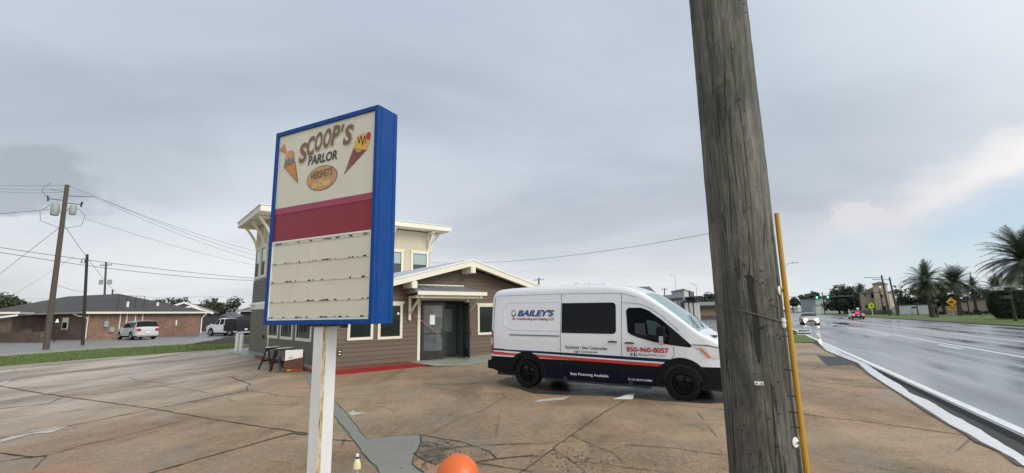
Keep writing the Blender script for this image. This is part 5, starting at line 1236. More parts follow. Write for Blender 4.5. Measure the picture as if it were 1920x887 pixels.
# silver SUV on the side street
rl, fl, rr4 = G(253, 638.3), G(227, 633.8), G(295.6, 637.2)
d_ = (fl - rl).normalized()
ctr = (rl + rr4) / 2 + d_ * 1.35
car('parked_suv', 'silver crossover parked by the brick wall, seen from behind', 'car', at0(261, 51.5), R(148), 4.72, 1.70, 1.93, m_silver, 'suv', r_=.37, scale=1.14, rim=m_rims)
tk = car('pickup_truck', 'white cabbed pickup with black rear bed, parked in front of the grey roofed house', 'pickup truck', at0(431, 58.5), R(158), 5.4, 1.95, 2.0, m_van, 'truck', r_=.42, scale=1.08)
c = MB(); c.box(-2.74, -.50, -1.03, 1.03, .52, 1.24); c.build('cargo_bed', m_bcar, tk, bevel=.03)
c = MB().use(m_black)
c.box(-2.5, -.52, -.93, .93, 1.25, 1.85); cap = c.build('canopy_cap', parent=tk, bevel=.06)
c = MB(); c.box(-2.83, -2.75, -.98, .98, .45, .62); c.build('step_bumper', m_black, tk)
car('parked_suv', 'white sport utility vehicle parked beyond the van windscreen by the columned building', 'car', G(1262, 606.5), R(118), 4.5, 1.7, 1.85, m_van, 'suv', r_=.36)
car('parked_car', 'dark car with pale roof, half hidden between pickup and tower wall', 'car', at0(470, 62), R(150), 4.6, 1.65, 1.85, m_bcar, 'suv', r_=.35)
rz_road = math.pi / 2 - tr
sed = car('oncoming_car', 'champagne sedan with headlights on, approaching in the kerb lane', 'car', rd(68.6, 6.3), rz_road + math.pi, 4.8, 1.46, 1.82, m_goldc, 'sedan', front=m_hl, group='cars driving on the wet road')
for sy in (-1, 1):
    c = MB(); c.lathe([(0, .02), (.10, 0)], c=(2.38, sy * .62, .42), n=12, M_=Matrix.Rotation(R(90), 4, 'Y')); c.build('fog_lamp', m_hl, sed)
car('oncoming_car', 'distant car with bright headlights following behind the champagne sedan', 'car', rd(118, 5.0), rz_road + math.pi, 4.6, 1.5, 1.8, m_red, 'sedan', front=m_hl, group='cars driving on the wet road')
bc = car('departing_car', 'black sedan driving away with red brake lights glowing', 'car', rd(102, 16.5), rz_road, 4.7, 1.46, 1.84, m_bcar, 'sedan', rear=m_bl, group='cars driving on the wet road')
c = MB(); c.box(-1.62, -1.58, -.28, .28, 1.16, 1.21); c.build('high_brake_light', m_bl, bc)
# ================================================================= left background
C0 = Vector((-48.1, 52.9, 0)); a1 = R(20.5)
e1 = Vector((math.sin(a1), math.cos(a1), 0)); e2 = Vector((-math.cos(a1), math.sin(a1), 0))   # e1 along right wall, e2 along left wall
BB = thing('brick_building', 'low brick building with dark shingled hip roof and cream eaves, behind the silver crossover', 'building', C0, math.atan2(e1.y, e1.x))
# local: x along right wall (13.1), y along left wall (24)
LX, LY, EH = 13.3, 24.5, 3.05
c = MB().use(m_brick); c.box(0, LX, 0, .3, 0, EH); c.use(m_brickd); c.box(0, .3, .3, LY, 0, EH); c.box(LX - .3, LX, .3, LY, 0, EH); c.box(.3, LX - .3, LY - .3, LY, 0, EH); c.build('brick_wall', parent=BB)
ov = .6; rz_ = EH + 2.5; hi3 = LX / 2
c = MB(); c.add([(-ov, -ov, EH), (LX + ov, -ov, EH), (LX + ov, LY + ov, EH), (-ov, LY + ov, EH), (hi3, hi3, rz_), (hi3, LY - hi3, rz_)], [(0, 1, 4), (1, 2, 5, 4), (2, 3, 5), (3, 0, 4, 5), (0, 3, 2, 1)]); rf = c.build('roof', m_shg, BB)
c = MB(); c.box(-ov, LX + ov, -ov - .09, -ov, EH - .20, EH + .03); c.build('gutter', m_cream, BB)
c = MB(); c.box(-ov - .09, -ov, -ov, LY + ov, EH - .16, EH + .03); c.build('gutter', M('grey_gutter', (.28, .28, .27), .5), BB)
c = MB(); c.tube([(LX + .4, -ov, EH - .18), (LX + .1, -.3, EH - .6), (LX + .05, -.12, EH - .9), (LX + .05, -.12, .15)], .075, 8); c.build('downspout', m_white, BB)
c = MB(); c.tube([(-ov, 1.4, EH - .12), (-.35, .9, EH - .38), (-.12, .1, EH - .5), (.05, -.09, EH - .7)], .09, 8); c.tube([(.12, -.09, EH - .4), (.12, -.09, .1)], .05, 6); c.build('downspout', m_cream, BB)
for y0 in (3.2, 12.0, 18.2):
    o = MB().box(-.06, .02, y0, y0 + 1.1, 1.15, 2.5).build('window', m_cream, BB); MB().box(-.075, -.062, y0 + .12, y0 + .98, 1.25, 1.95).build('window_pane', m_glass, o)
c = MB()
for u in (3.3, 4.0, 4.95, 5.75): c.mark().box(u, u + .10, -.09, 0, 1.55 if u > 3.5 else 1.2, EH - .21)
c.each('conduit', m_cream, BB)
c = MB()
for u in (3.6, 4.5, 5.5, 6.5): c.tube([(u, 1.1, EH + .45), (u, 1.1, EH + 2.0)], .03, 5)
c.bar((3.5, 1.1, EH + 2.0), (6.6, 1.1, EH + 2.0), .05)
c.build('vent_pipe', m_black, rf)
c = MB().use(m_white); c.mark().box(4.6, 4.85, 1.2, 1.4, EH + .6, EH + 1.3); c.mark().box(8.4, 8.6, 1.6, 1.8, EH + .8, EH + 1.3); c.each('roof_vent', parent=rf)
c = MB(); c.box(1.75, 2.2, -.16, 0, 1.35, 2.0); c.box(2.35, 2.85, -.16, 0, .75, 1.3); c.tube([(2.0, -.08, 2.0), (2.1, -.08, EH - .2)], .03, 6); c.tube([(2.0, -.08, 1.35), (2.2, -.08, .9), (2.4, -.08, 1.0)], .03, 6); c.build('meter_box', m_trans, BB)
c = MB(); c.box(9.9, 10.05, -.08, 0, 1.3, 2.0); c.build('wall_lamp', m_white, BB)
# low brick planter wall and lamp
o = MB().box(-5.2, 5.2, -.2, .2, 0, 1.05).build('garden_wall', m_brickd); o.location = G(22, 642); o.rotation_euler = (0, 0, R(-20)); tag(o, 'low dark brick wall at the far left in front of the brick building', 'wall')
o = MB().box(-.3, .3, -.3, .3, 0, 1.25).box(-.34, .34, -.34, .34, 1.25, 1.32).build('brick_pier', m_brickd); o.location = G(45, 641); tag(o, 'square dark brick pier ending the low garden wall', 'pier')
t = thing('yard_lamp', 'small white capped lamp standing beside the leaning pole foot', 'lamp', Vector((-46.0, 47.4, 0)))
MB().tube([(0, 0, 0), (0, 0, 1.9)], .05, 8).build('lamp_pole', m_black, t); MB().lathe([(.16, 1.95), (.1, 2.1), (.05, 2.3), (0, 2.3)], n=10).build('lamp_shade', m_white, t)
# annex with pale eave at far left
t = thing('brick_annex', 'brick annex with white slanting gutter at the left edge of the photo', 'building', D(8, 600, 50), R(35)); t.location.z = 0
MB().box(-9, 0.6, 0, 5, 0, 2.6).build('brick_wall', m_brickd, t); MB().box(-9.6, 1.2, -.6, 5.6, 2.95, 3.15).build('roof', m_cream, t); MB().bar((-3.5, -.6, 2.05), (1.1, -.65, 2.8), .14, .16).build('gutter', m_white, t)
# grey-roofed house behind the pickup, shed, far gables
t = thing('grey_roof_house', 'house with broad grey shingle roof and dark walls behind the pickup', 'house', Vector((-42.5, 76, 0)), R(18))
MB().box(-1.5, 20, 0, 10, 0, 3.3).build('wall', m_dkwall, t)
c = MB(); c.add([(-2.1, -.6, 3.3), (20.6, -.6, 3.3), (20.6, 10.6, 3.3), (-2.1, 10.6, 3.3), (3.5, 5, 5.35), (17.4, 5, 5.35)], [(0, 1, 5, 4), (1, 2, 5), (2, 3, 4, 5), (3, 0, 4), (0, 3, 2, 1)]); rf2 = c.build('roof', m_shg2, t)
MB().tube([(8, 3.6, 4.7), (8, 3.6, 5.9)], .06, 6).build('vent_pipe', m_galv, rf2)
MB().box(-2.1, 20.6, -.68, -.6, 3.14, 3.32).build('gutter', m_galv, t)
t = thing('garden_shed', 'small dark fence shed with pale gable beside the white downspout', 'shed', Vector((-41.3, 66.6, 0)), R(12))
MB().box(-1.2, 4.5, 0, .12, 0, 2.35).build('fence_panel', m_dkwall, t)
c = MB(); c.add([(-.6, .2, 2.4), (2.0, .2, 2.4), (.8, .2, 2.95), (-.6, 3, 2.4), (2.0, 3, 2.4), (.8, 3, 2.95)], [(0, 1, 2), (0, 2, 5, 3), (1, 4, 5, 2), (3, 5, 4)]); c.build('gable', m_shg2, t)
def gable_house(u, v, Y, wdt, hgt, lab, roofh, rz):
    p = D(u, v, Y); p.z = 0; t = thing('far_house', lab, 'house', p, rz)
    MB().box(-wdt / 2, wdt / 2, 0, 9, 0, hgt).build('wall', m_dkwall, t)
    c = MB(); c.add([(-wdt / 2 - .5, -.5, hgt), (wdt / 2 + .5, -.5, hgt), (0, -.5, hgt + roofh), (-wdt / 2 - .5, 9.5, hgt), (wdt / 2 + .5, 9.5, hgt), (0, 9.5, hgt + roofh)], [(0, 1, 2), (0, 2, 5, 3), (1, 4, 5, 2), (3, 5, 4)]); c.build('roof', m_shg, t)
    c = MB(); c.bar((-wdt / 2 - .5, -.56, hgt), (0, -.56, hgt + roofh), .10, .35); c.bar((wdt / 2 + .5, -.56, hgt), (0, -.56, hgt + roofh), .10, .35); c.build('gable_board', m_white, t)
gable_house(343, 600, 92, 9, 3.5, 'far gabled house with the taller white gable behind the brick roof', 1.9, R(25))
gable_house(357, 600, 84, 6, 3.1, 'far gabled house with the lower white gable right of its taller neighbour', 1.3, R(25))
# ---- trees
def blob_tree(name, label, pos, h, r_, seed, m_=m_leafd, group=None, trunk=.12, flat=.75, n_clump=16, leaves=130, ls=.22, cat='tree', low=.35):
    rt_ = random.Random(seed); t = thing(name, label, cat, pos, rt_.uniform(0, 6), group)
    cz = h * (1 + low) / 2; rz = h * (1 - low) / 2
    c = MB(); c.tube([(0, 0, 0), (.1 * r_ * .3, 0, h * .3), (0, .05, h * .62)], [trunk * 1.3, trunk, trunk * .5], 8)
    cl = []
    for i in range(n_clump):
        a = rt_.uniform(0, 2 * math.pi); rr = r_ * rt_.uniform(.25, .85); z = cz + rz * rt_.uniform(-.75, .75); k_ = math.sqrt(max(.1, 1 - ((z - cz) / rz) ** 2)); cl.append((rr * k_ * math.cos(a), rr * k_ * math.sin(a), z, r_ * rt_.uniform(.22, .42)))
    for x, y, z, q_ in cl[:9]: c.tube([(0, 0, h * .33), (x * .5, y * .5, (h * .4 + z) / 2), (x, y, z)], [trunk * .5, trunk * .3, trunk * .1], 5)
    c.build('trunk', m_bark, t)
    c = MB()
    for x, y, z, q_ in cl:
        for _ in range(leaves):
            v_ = Vector((rt_.gauss(0, 1), rt_.gauss(0, 1), rt_.gauss(0, 1))).normalized() * q_ * rt_.uniform(.5, 1.08); v_.z *= flat; p = Vector((x, y, z)) + v_
            a = Vector((rt_.gauss(0, 1), rt_.gauss(0, 1), rt_.gauss(0, .6))).normalized() * ls * rt_.uniform(.6, 1.3); b = a.cross(Vector((rt_.gauss(0, 1), rt_.gauss(0, 1), rt_.gauss(0, 1)))).normalized() * ls * .5
            c.add([p - a, p + b, p + a, p - b], [(0, 1, 2, 3)])
    c.build('crown', m_, t); return t
blob_tree('broadleaf_tree', 'open crowned green tree at the left edge above the annex', at0(6, 70), 6.1, 3.6, 31, m_leafm, None, .2, ls=.28)
blob_tree('broadleaf_tree', 'dark tree rising behind the brick roof left of the white gables', at0(322, 112), 7.0, 4.6, 32, m_leafd, 'trees behind the houses', .25, ls=.35)
blob_tree('broadleaf_tree', 'long dark tree between white gables and the grey roof', at0(380, 118), 7.2, 5.0, 33, m_leafd, 'trees behind the houses', .25, ls=.35)
blob_tree('broadleaf_tree', 'dark tree behind the grey roof nearest the tower', at0(412, 112), 7.0, 4.6, 34, m_leafd, 'trees behind the houses', .25, ls=.35)
# ---- left utility poles
def stick(name, label, base, top_, r0, r1, m_, cat='utility pole', n=10):
    t = thing(name, label, cat, base); v_ = Vector(top_) - Vector(base)
    MB().tube([(0, 0, 0), v_ * .5, v_], [r0, (r0 + r1) / 2, r1], n).build('pole_shaft', m_, t); return t, v_
b0 = G(86, 655); tp0 = D(126, 347, b0.y + .3)
UP, uv = stick('utility_pole', 'leaning timber pole carrying two grey transformers, at the left', b0, tp0, .20, .14, m_wood2)
upt = lambda f: b0 + uv * f
def loc_(p): return Vector(p) - b0
rgt = Vector((math.cos(.75), math.sin(.75), 0))
for s_, f, rr, hh in ((-1, .80, .26, .90), (1, .815, .22, .74)):
    p = loc_(upt(f)) + rgt * s_ * .50; c = MB(); c.lathe([(0, hh), (rr * .9, hh), (rr, hh * .95), (rr, .05), (rr * .9, 0), (0, 0)], c=p, n=18); c.tube([p + Vector((.1, 0, hh)), p + Vector((.1, 0, hh + .22))], [.05, .03], 6); c.bar(p + Vector((0, 0, hh * .5)), loc_(upt(f + .03)), .12, .3); c.build('transformer', m_trans, UP, smooth=True)
for s_, f in ((-1, .90), (1, .885)):
    p = loc_(upt(f)); c = MB(); c.bar(p, p + rgt * s_ * .95, .05); q_ = p + rgt * s_ * .95; c.tube([q_, q_ + Vector((.05 * s_, 0, .22))], .07, 7); c.tube([q_ + Vector((0, 0, -.2)), q_], .06, 7); c.build('cutout_fuse', m_black, UP)
c = MB(); p = loc_(upt(.93)); c.bar(p, p + rgt * 1.5 + Vector((0, 0, .15)), .05); c.bar(p + Vector((0, 0, .3)), p - rgt * .9 + Vector((0, 0, .35)), .03)
A_ = [loc_(upt(.90)) - rgt * .95, loc_(upt(.93)) - rgt * 1.35 + Vector((0, 0, .2)), loc_(upt(.97)) - rgt * 1.25, loc_(upt(1.0)) - rgt * .9]; c.tube(A_, .018, 5)
lp = [loc_(upt(.86)) + rgt * .75, loc_(upt(.82)) + rgt * 1.25, loc_(upt(.75)) + rgt * 1.1, loc_(upt(.72)), loc_(upt(.76)) - rgt * 1.2, loc_(upt(.82)) - rgt * 1.3, loc_(upt(.86)) - rgt * .8]; c.tube(lp, .018, 5); c.build('jumper_wire', m_wire, UP)
b1 = G(155, 647); tp1 = D(163.5, 477, b1.y)
LP, lv = stick('lamp_post', 'thin black post with a small area lamp, in front of the brick corner', b1, tp1, .13, .10, m_wood3, 'lamp post')
c = MB(); q_ = lv * .93 + Vector((-.30, 0, 0)); c.lathe([(.20, -.2), (.17, .05), (.08, .2), (0, .22)], c=q_, n=12); c.bar(q_ + Vector((0, 0, .1)), lv * .94, .06); c.build('lamp_head', m_galv, LP)
def far_pole(u0, v0, u1, v1, Y, lab, arms=True, m_=m_wood2, r0=.14, group=None):
    top_ = D(u1, v1, Y); bb_ = Vector((top_.x, top_.y, 0)); q0 = D(u0, v0, Y); dx_ = (q0 - top_); 
    bb_ = top_ + dx_ * (top_.z / max(.1, (top_.z - q0.z))); bb_.z = 0
    t, v_ = stick('utility_pole', lab, bb_, top_, r0 * 1.2, r0, m_, n=8)
    if group: t['group'] = group
    if arms:
        c = MB(); z = v_ * .95; c.bar(z + Vector((-1.0, 0, 0)), z + Vector((1.0, 0, .05)), .10)
        for x in (-.9, -.4, .4, .9): c.tube([z + Vector((x, 0, .05)), z + Vector((x, 0, .3))], .04, 5)
        c.build('crossarm', m_wood2, t)
    return t, bb_, v_
fp, fb, fv = far_pole(196, 555, 199, 491, 80, 'dark distant pole with small transformers above the brick roof', True)
for s_ in (-1, 1): MB().lathe([(0, .8), (.3, .8), (.3, 0), (0, 0)], c=fv * .68 + Vector((s_ * .75, 0, 0)), n=12).build('transformer', m_trans, fp)
far_pole(211, 560, 211, 543, 95, 'short plain pole stub above the brick roof ridge', False)
far_pole(1010, 560, 1010.5, 521, 95, 'small pole tip with crossarm above the right end of the gable roof', True)
far_pole(1246, 560, 1246, 540, 130, 'far pole with crossarms over the bank building roof', True, group='far poles along the road')
# ---- overhead wires
def wire(label, a, b, sag, r_=.012, group='overhead wires at the left', n=16):
    o = Vector(a); c = MB(); pts = []
    for i in range(n + 1):
        t_ = i / n; p = Vector(a).lerp(Vector(b), t_) - o; p.z -= sag * 4 * t_ * (1 - t_); pts.append(p)
    c.tube(pts, r_, 4, caps=False); w_ = c.build('overhead_wire', m_wire); w_.location = o; tag(w_, label, 'wire', group)
T_ = b0 + uv
wire('topmost wire from the leaning pole tip to the left edge', T_, D(-60, 342, 45), .2)
wire('second wire left of the leaning pole, just under the topmost', upt(.975), D(-60, 346, 44), .25)
wire('third wire left of the leaning pole tip', upt(.955), D(-60, 352, 43), .25)
wire('topmost wire from the leaning pole tip down toward the tower', T_, D(640, 500, 62), 1.1, .013)
wire('upper wire of the close pair right of the leaning pole', upt(.955) + rgt * 1.5, D(640, 512, 61), 1.0, .012)
wire('lower wire of the close pair right of the leaning pole', upt(.95) + rgt * 1.4, D(640, 518, 60), 1.2, .012)
wire('single thin wire from below the transformer to the tower', upt(.80) + rgt * 1.2, D(520, 503, 70), .5, .012)
wire('thick wire at transformer height to the left edge', upt(.835) - rgt * .8, D(-60, 402, 40), .1, .02)
wire('slanting guy wire descending from the transformers to the left edge', upt(.74), D(-60, 560, 48), .0, .02)
wire('slanting cable from leaning pole down past the lamp post to the brick roof', upt(.76), D(220, 551, 66), .3, .02)
wire('upper long service cable crossing from left edge to the tower', D(-60, 455, 38), D(520, 525, 62), .35, .024)
wire('lower long service cable crossing from left edge to the tower', D(-60, 463, 38), D(520, 527, 62), .65, .024)
wire('thin cable from middle of leaning pole down toward the right roof', upt(.38), D(160, 548, 58), .1, .015)
wire('low straight wire behind the leaning pole above the roof', D(-60, 561, 100), D(420, 556, 120), .1, .02)
wire('faint wire under the service cables left of the leaning pole', D(-60, 566, 90), D(140, 562, 95), .1, .018)
wire('faint crossing cable from lamp top to left horizon', D(140, 480, 44), D(-20, 575, 75), .3, .014)
wire('long service wire sagging above the van from the shop roof to the near pole', D(800, 492, 42), D(1385, 427, 22), .62, .011, None, 40)
c = MB(); lpz = [D(115 + 9 * math.cos(a_ * .6), 482, 38) for a_ in range(11)]
# ================================================================= right: buildings, trees along the road
# bank-like building with parapet block and pergola
p0 = at0(1233, 100); t = thing('bank_building', 'white parapet block with dark canopy and columns beyond the van windscreen', 'building', p0, R(-30))
def W2(u, v, Y): return D(u, v, Y)
def world_box(mb, pts_bottom, z0, z1):
    n_ = len(pts_bottom); mb.add([(p.x, p.y, z0) for p in pts_bottom] + [(p.x, p.y, z1) for p in pts_bottom], [tuple(range(n_))[::-1], tuple(range(n_, 2 * n_))] + [(i, (i + 1) % n_, (i + 1) % n_ + n_, i + n_) for i in range(n_)])
t.location = (0, 0, 0); t.rotation_euler = (0, 0, 0)
def zat(u, v, Y): return D(u, v, Y).z
k1, k2, k3, k4 = at0(1262, 78), at0(1286, 70), at0(1304, 84), at0(1281, 92)
c = MB(); world_box(c, [k1, k2, k3, k4], zat(1286, 566, 70), zat(1286, 544, 70)); c.build('parapet_block', m_farw, t)
c = MB(); world_box(c, [at0(1261, 77.5), at0(1286.3, 69.3), at0(1305, 84), at0(1281, 93)], zat(1286, 544, 70) + .01, zat(1286, 543.2, 70) + .15); c.build('parapet_cap', m_fargr, t)
c = MB(); world_box(c, [at0(1180, 95), at0(1282, 74), at0(1290, 92), at0(1190, 112)], 0, zat(1260, 564, 80)); c.build('wall', M('shop_grey_wall', (.20, .21, .22), .7, var=.2, vs=.5), t)
c = MB().use(m_shg2); world_box(c, [at0(1170, 93), at0(1283, 71), at0(1292, 94), at0(1185, 114)], zat(1260, 564, 80), zat(1260, 561, 80)); c.use(m_farw); world_box(c, [at0(1172, 94), at0(1283, 73), at0(1290, 93), at0(1186, 113)], zat(1260, 561, 80) + .01, zat(1240, 556, 85)); c.build('roof', parent=t)
c = MB(); world_box(c, [at0(1287, 68), at0(1318, 64), at0(1318, 76), at0(1292, 80)], zat(1300, 559, 68), zat(1300, 556.5, 68)); c.build('canopy', m_black, t)
for u in (1259, 1268.5, 1274.5, 1288, 1296, 1304.5, 1309.5):
    p = at0(u, 67 if u > 1285 else 72); MB().box(p.x - .2, p.x + .2, p.y - .2, p.y + .2, 0, zat(u, 564 if u < 1285 else 568, p.y)).build('column', m_farw, t)
c = MB()
for u in (1291, 1299, 1307): q_ = at0(u, 67); c.mark().bar((q_.x, q_.y, zat(u, 569, 67)), (q_.x - .9, q_.y, zat(u, 561, 67)), .15); c.bar((q_.x, q_.y, zat(u, 569, 67)), (q_.x + .9, q_.y, zat(u, 561, 67)), .15)
c.each('knee_brace', m_black, t)
c = MB(); world_box(c, [at0(1288.5, 68.5), at0(1306, 66.5), at0(1306.5, 70), at0(1290, 72)], 0, zat(1297, 593, 68)); world_box(c, [at0(1266, 73.8), at0(1283, 71), at0(1283.5, 71.3), at0(1266, 74.2)], 0, .9); c.build('low_wall', m_farw, t)
c = MB(); world_box(c, [at0(1289, 71), at0(1305, 69), at0(1305, 69.3), at0(1289, 71.3)], 1.2, 4.0); world_box(c, [at0(1276, 73.3), at0(1287, 71.8), at0(1287, 72.1), at0(1276, 73.6)], .1, 4.2); world_box(c, [at0(1262, 75.9), at0(1265.5, 75.2), at0(1265.5, 75.5), at0(1262, 76.2)], .3, 3.6); c.build('shopfront_glass', m_glass, t)
c = MB()
dsg = (k3 - k2); 
def wmap(x, z): q_ = k2 + dsg * (.42 + x * .5) + Vector((.12, -.15, 0)); return Vector((q_.x, q_.y, zat(1295, 555, 76) + z))
text(c, 'TITLE CO', 0, 1, 0, .85, wmap, offset=.05) if False else c.add([wmap(0, 0), wmap(1, 0), wmap(1, .9), wmap(0, .9)], [(0, 1, 2, 3)]); c.build('fascia_sign', m_navy, t)
c = MB(); q_ = at0(1296, 66.5); c.box(q_.x - 1.4, q_.x + 1.4, q_.y - .1, q_.y + .1, 0, .14); tag(structure('yellow_kerb_edge', c, m_ysign))
p0 = at0(1210, 120); t = thing('far_house', 'far grey hip roof rising above the van bonnet side', 'house', p0, R(-20))
MB().box(-4, 4, 0, 9, 0, 5.3).build('wall', m_fargr, t); c = MB(); c.add([(-3.6, -.5, 5.2), (4.4, -.5, 5.2), (4.4, 9, 5.2), (-3.6, 9, 5.2), (1.2, 4, 8.6), (-3.0, 4, 8.6)], [(0, 1, 4, 5), (1, 2, 4), (2, 3, 5, 4), (3, 0, 5)]); c.build('roof', m_shg2, t)
p0 = at0(1066, 130); t = thing('roof_cupola', 'tiny pyramid roof tip showing above the van roof', 'building', p0); MB().box(-1.2, 1.2, -1.2, 1.2, 0, 8.2).build('wall', m_farw, t); MB().lathe([(2.5, 8.0), (.05, 9.6)], n=4).build('roof', m_shg2, t)
p0 = at0(1326, 110); t = thing('long_tan_building', 'long low tan building with dark awning right of the columned building', 'building', p0, R(-12))
MB().box(-2.6, 11, 0, 10, 0, 3.2).build('wall', M('tan_wall', (.36, .30, .22), .8, var=.1, vs=.5), t); MB().box(-2.8, 11, -1.6, 10, 3.2, 4.0).build('roof', m_fargr, t); MB().box(-2.7, 11, -1.5, -.1, 2.6, 3.19).build('awning', m_black, t); MB().box(-2.5, 11, -.4, -.01, 0, .9).build('planter', M('planter_brown', (.13, .09, .07), .8), t)
for i, (u, Y) in enumerate(((1318, 120), (1330, 118), (1342, 120))): blob_tree('broadleaf_tree', ('dark scrubby tree behind the long tan roof, nearest the columned building', 'dark scrubby tree over the middle of the long tan roof', 'dark scrubby tree beside the near timber pole over the tan roof')[i], at0(u, Y), 5.6 + i * .4, 3.2, 41 + i, m_leafd, 'scrub trees over the tan roof', .2, ls=.3)
# faint pipe railing in the wet lot
a = G(1328, 625); t = thing('pipe_railing', 'faint grey pipe railing standing in the wet lot right of the van', 'railing', a)
b_ = G(1348, 626) - a; c = MB(); c.tube([(0, 0, 0), (0, 0, .95), (b_.x, b_.y, .95), (b_.x, b_.y, 0)], .025, 6); c.bar((0, 0, .5), (b_.x, b_.y, .5), .04); c.build('rail', m_galv, t)
# street lights
def street_light(u, vtop, Y, lab, arms=(1,), r0=.10, arm=1.8, group='tall street lights in the distance', m_=m_galv):
    tpp = D(u, vtop, Y); t = thing('street_light', lab, 'street light', (tpp.x, tpp.y, 0), 0, group)
    MB().tube([(0, 0, 0), (0, 0, tpp.z - .6)], [r0, r0 * .55], 8).build('lamp_pole', m_, t)
    for s_ in arms:
        c = MB(); c.tube([(0, 0, tpp.z - .6), (s_ * arm * .5, 0, tpp.z - .1), (s_ * arm, 0, tpp.z)], .05, 6); c.box(min(s_ * arm, s_ * (arm + .7)), max(s_ * arm, s_ * (arm + .7)), -.15, .15, tpp.z - .07, tpp.z + .07); c.build('lamp_arm', m_, t)
street_light(1265.5, 515, 110, 'tall single armed street light rising behind the white parapet', (-1,), arm=.6)
street_light(1305, 532, 110, 'thin street light at the right end of the white parapet', (-1,), arm=.6)
street_light(1092, 531, 120, 'double armed street light above the van roof, left one', (-1, 1), arm=1.3)
street_light(1170, 539, 150, 'double armed street light above the van cab, right one', (-1, 1), arm=1.3)
p_ = D(1474, 496, 62); street_light(1470, 493, 62, 'street light arm reaching right from behind the yellow guard', (1,), arm=1.1, r0=.08, group=None)
# --- intersection: mast arm signals
p0 = at0(1606, 150); t = thing('traffic_signal_mast', 'dark mast arm stretching left with horizontal signal heads over the junction', 'traffic signal', p0)
zA = D(1560, 556, 150).z; xl = D(1470, 556, 150).x - p0.x
MB().tube([(0, 0, 0), (0, 0, zA + 1.4)], [.22, .16], 8).build('mast_pole', m_black, t); c = MB(); c.tube([(0, 0, zA), (xl * .5, 0, zA + .05), (xl, 0, zA + .1)], [.16, .11, .07], 8); c.tube([(0, 0, zA + 1.3), (xl * .6, 0, zA + .7)], .03, 5); c.build('mast_arm', m_black, t)
for u, v, wpx, lit_ in ((1516, 554.5, 15, False), (1525, 558, 15, True), (1548, 557.5, 10, True)):
    q_ = D(u, v, 149.3); hw_ = wpx / 2 / 870 * 150; c = MB(); c.box(q_.x - p0.x - hw_, q_.x - p0.x + hw_, -1.2, -.8, q_.z - .6, q_.z + .6); o = c.build('signal_head', m_black, t)
    if lit_: MB().lathe([(0, .08), (.30, 0)], c=(q_.x - p0.x + hw_ - .5, -1.21, q_.z), n=12, M_=Matrix.Rotation(R(90), 4, 'X')).build('green_lamp', m_green, o)
p0 = at0(1547, 175); t = thing('signal_post', 'slender dark post standing under the right green signal', 'post', p0); MB().tube([(0, 0, 0), (0, 0, D(1547, 548, 175).z)], .16, 8).build('post_shaft', m_black, t)
# far town at the vanishing point
def farbox(name, u0, u1, vt, Y, lab, m_, cat='building', depth=12, win=0):
    a = at0(u0, Y); b = at0(u1, Y); zt_ = D((u0 + u1) / 2, vt, Y).z; t = thing(name, lab, cat, a)
    L3 = (b - a).length; an = math.atan2((b - a).y, (b - a).x); t.rotation_euler = (0, 0, an)
    MB().box(0, L3, 0, depth, 0, zt_).build('wall', m_, t); MB().box(-.3, L3 + .3, -.3, depth + .3, zt_, zt_ + .35).build('roof', m_fargr, t)
    for i in range(win):
        x = L3 * (i + .5) / win; MB().box(x - L3 / win * .28, x + L3 / win * .28, -.06, 0, .9, min(2.6, zt_ * .75)).build('window', m_glass, t)
    return t, L3, zt_
farbox('far_shop', 1532, 1604, 561, 230, 'broad pale blue grey building behind the green signals', M('far_blue_wall', (.30, .35, .35), .8, var=.1, vs=.1), win=6)
farbox('far_shop', 1531, 1541, 573, 190, 'small white sign block at the junction left of the dark trees', m_farw, depth=2)
farbox('far_shop', 1497, 1516, 577, 420, 'far white building at the end of the road', m_farw)
farbox('far_shop', 1480, 1497, 581, 380, 'far low grey building just right of the yellow guard', m_fargr)
blob_tree('broadleaf_tree', 'far dark tree above the following headlights, beside the guard', at0(1488, 330), 10, 5, 51, m_leafd, 'far roadside trees', .3, ls=.7)
blob_tree('broadleaf_tree', 'far dark tree left of the signal junction', at0(1520, 300), 11, 6, 52, m_leafd, 'far roadside trees', .3, ls=.7)
blob_tree('broadleaf_tree', 'far dark tree just before the pale grey building', at0(1531, 310), 13, 6, 53, m_leafd, 'far roadside trees', .3, ls=.7)
for i, (u, v, Y, lab) in enumerate(((1507, 561, 260, 'far pole beyond the oncoming cars, left of two'), (1519, 566, 300, 'far pole beyond the oncoming cars, right of two'))): far_pole(u + .3, v + 15, u, v, Y, lab, True, group='far poles along the road')
# dark tree mass left of the stucco building
for i, (u, Y, h, r2, lab) in enumerate(((1575, 175, 9.0, 5.5, 'bushy dark tree left of the brake lit sedan, leftmost of three'), (1589, 165, 10.0, 6.0, 'bushy dark tree left of the brake lit sedan, middle of three'), (1603, 170, 8.5, 4.8, 'bushy dark tree behind the signal mast, rightmost of three'), )): blob_tree('broadleaf_tree', lab, at0(u, Y), h, r2, 60 + i, m_leafd, 'bushy trees by the junction', .3, n_clump=22, leaves=170, ls=.42, low=.08)
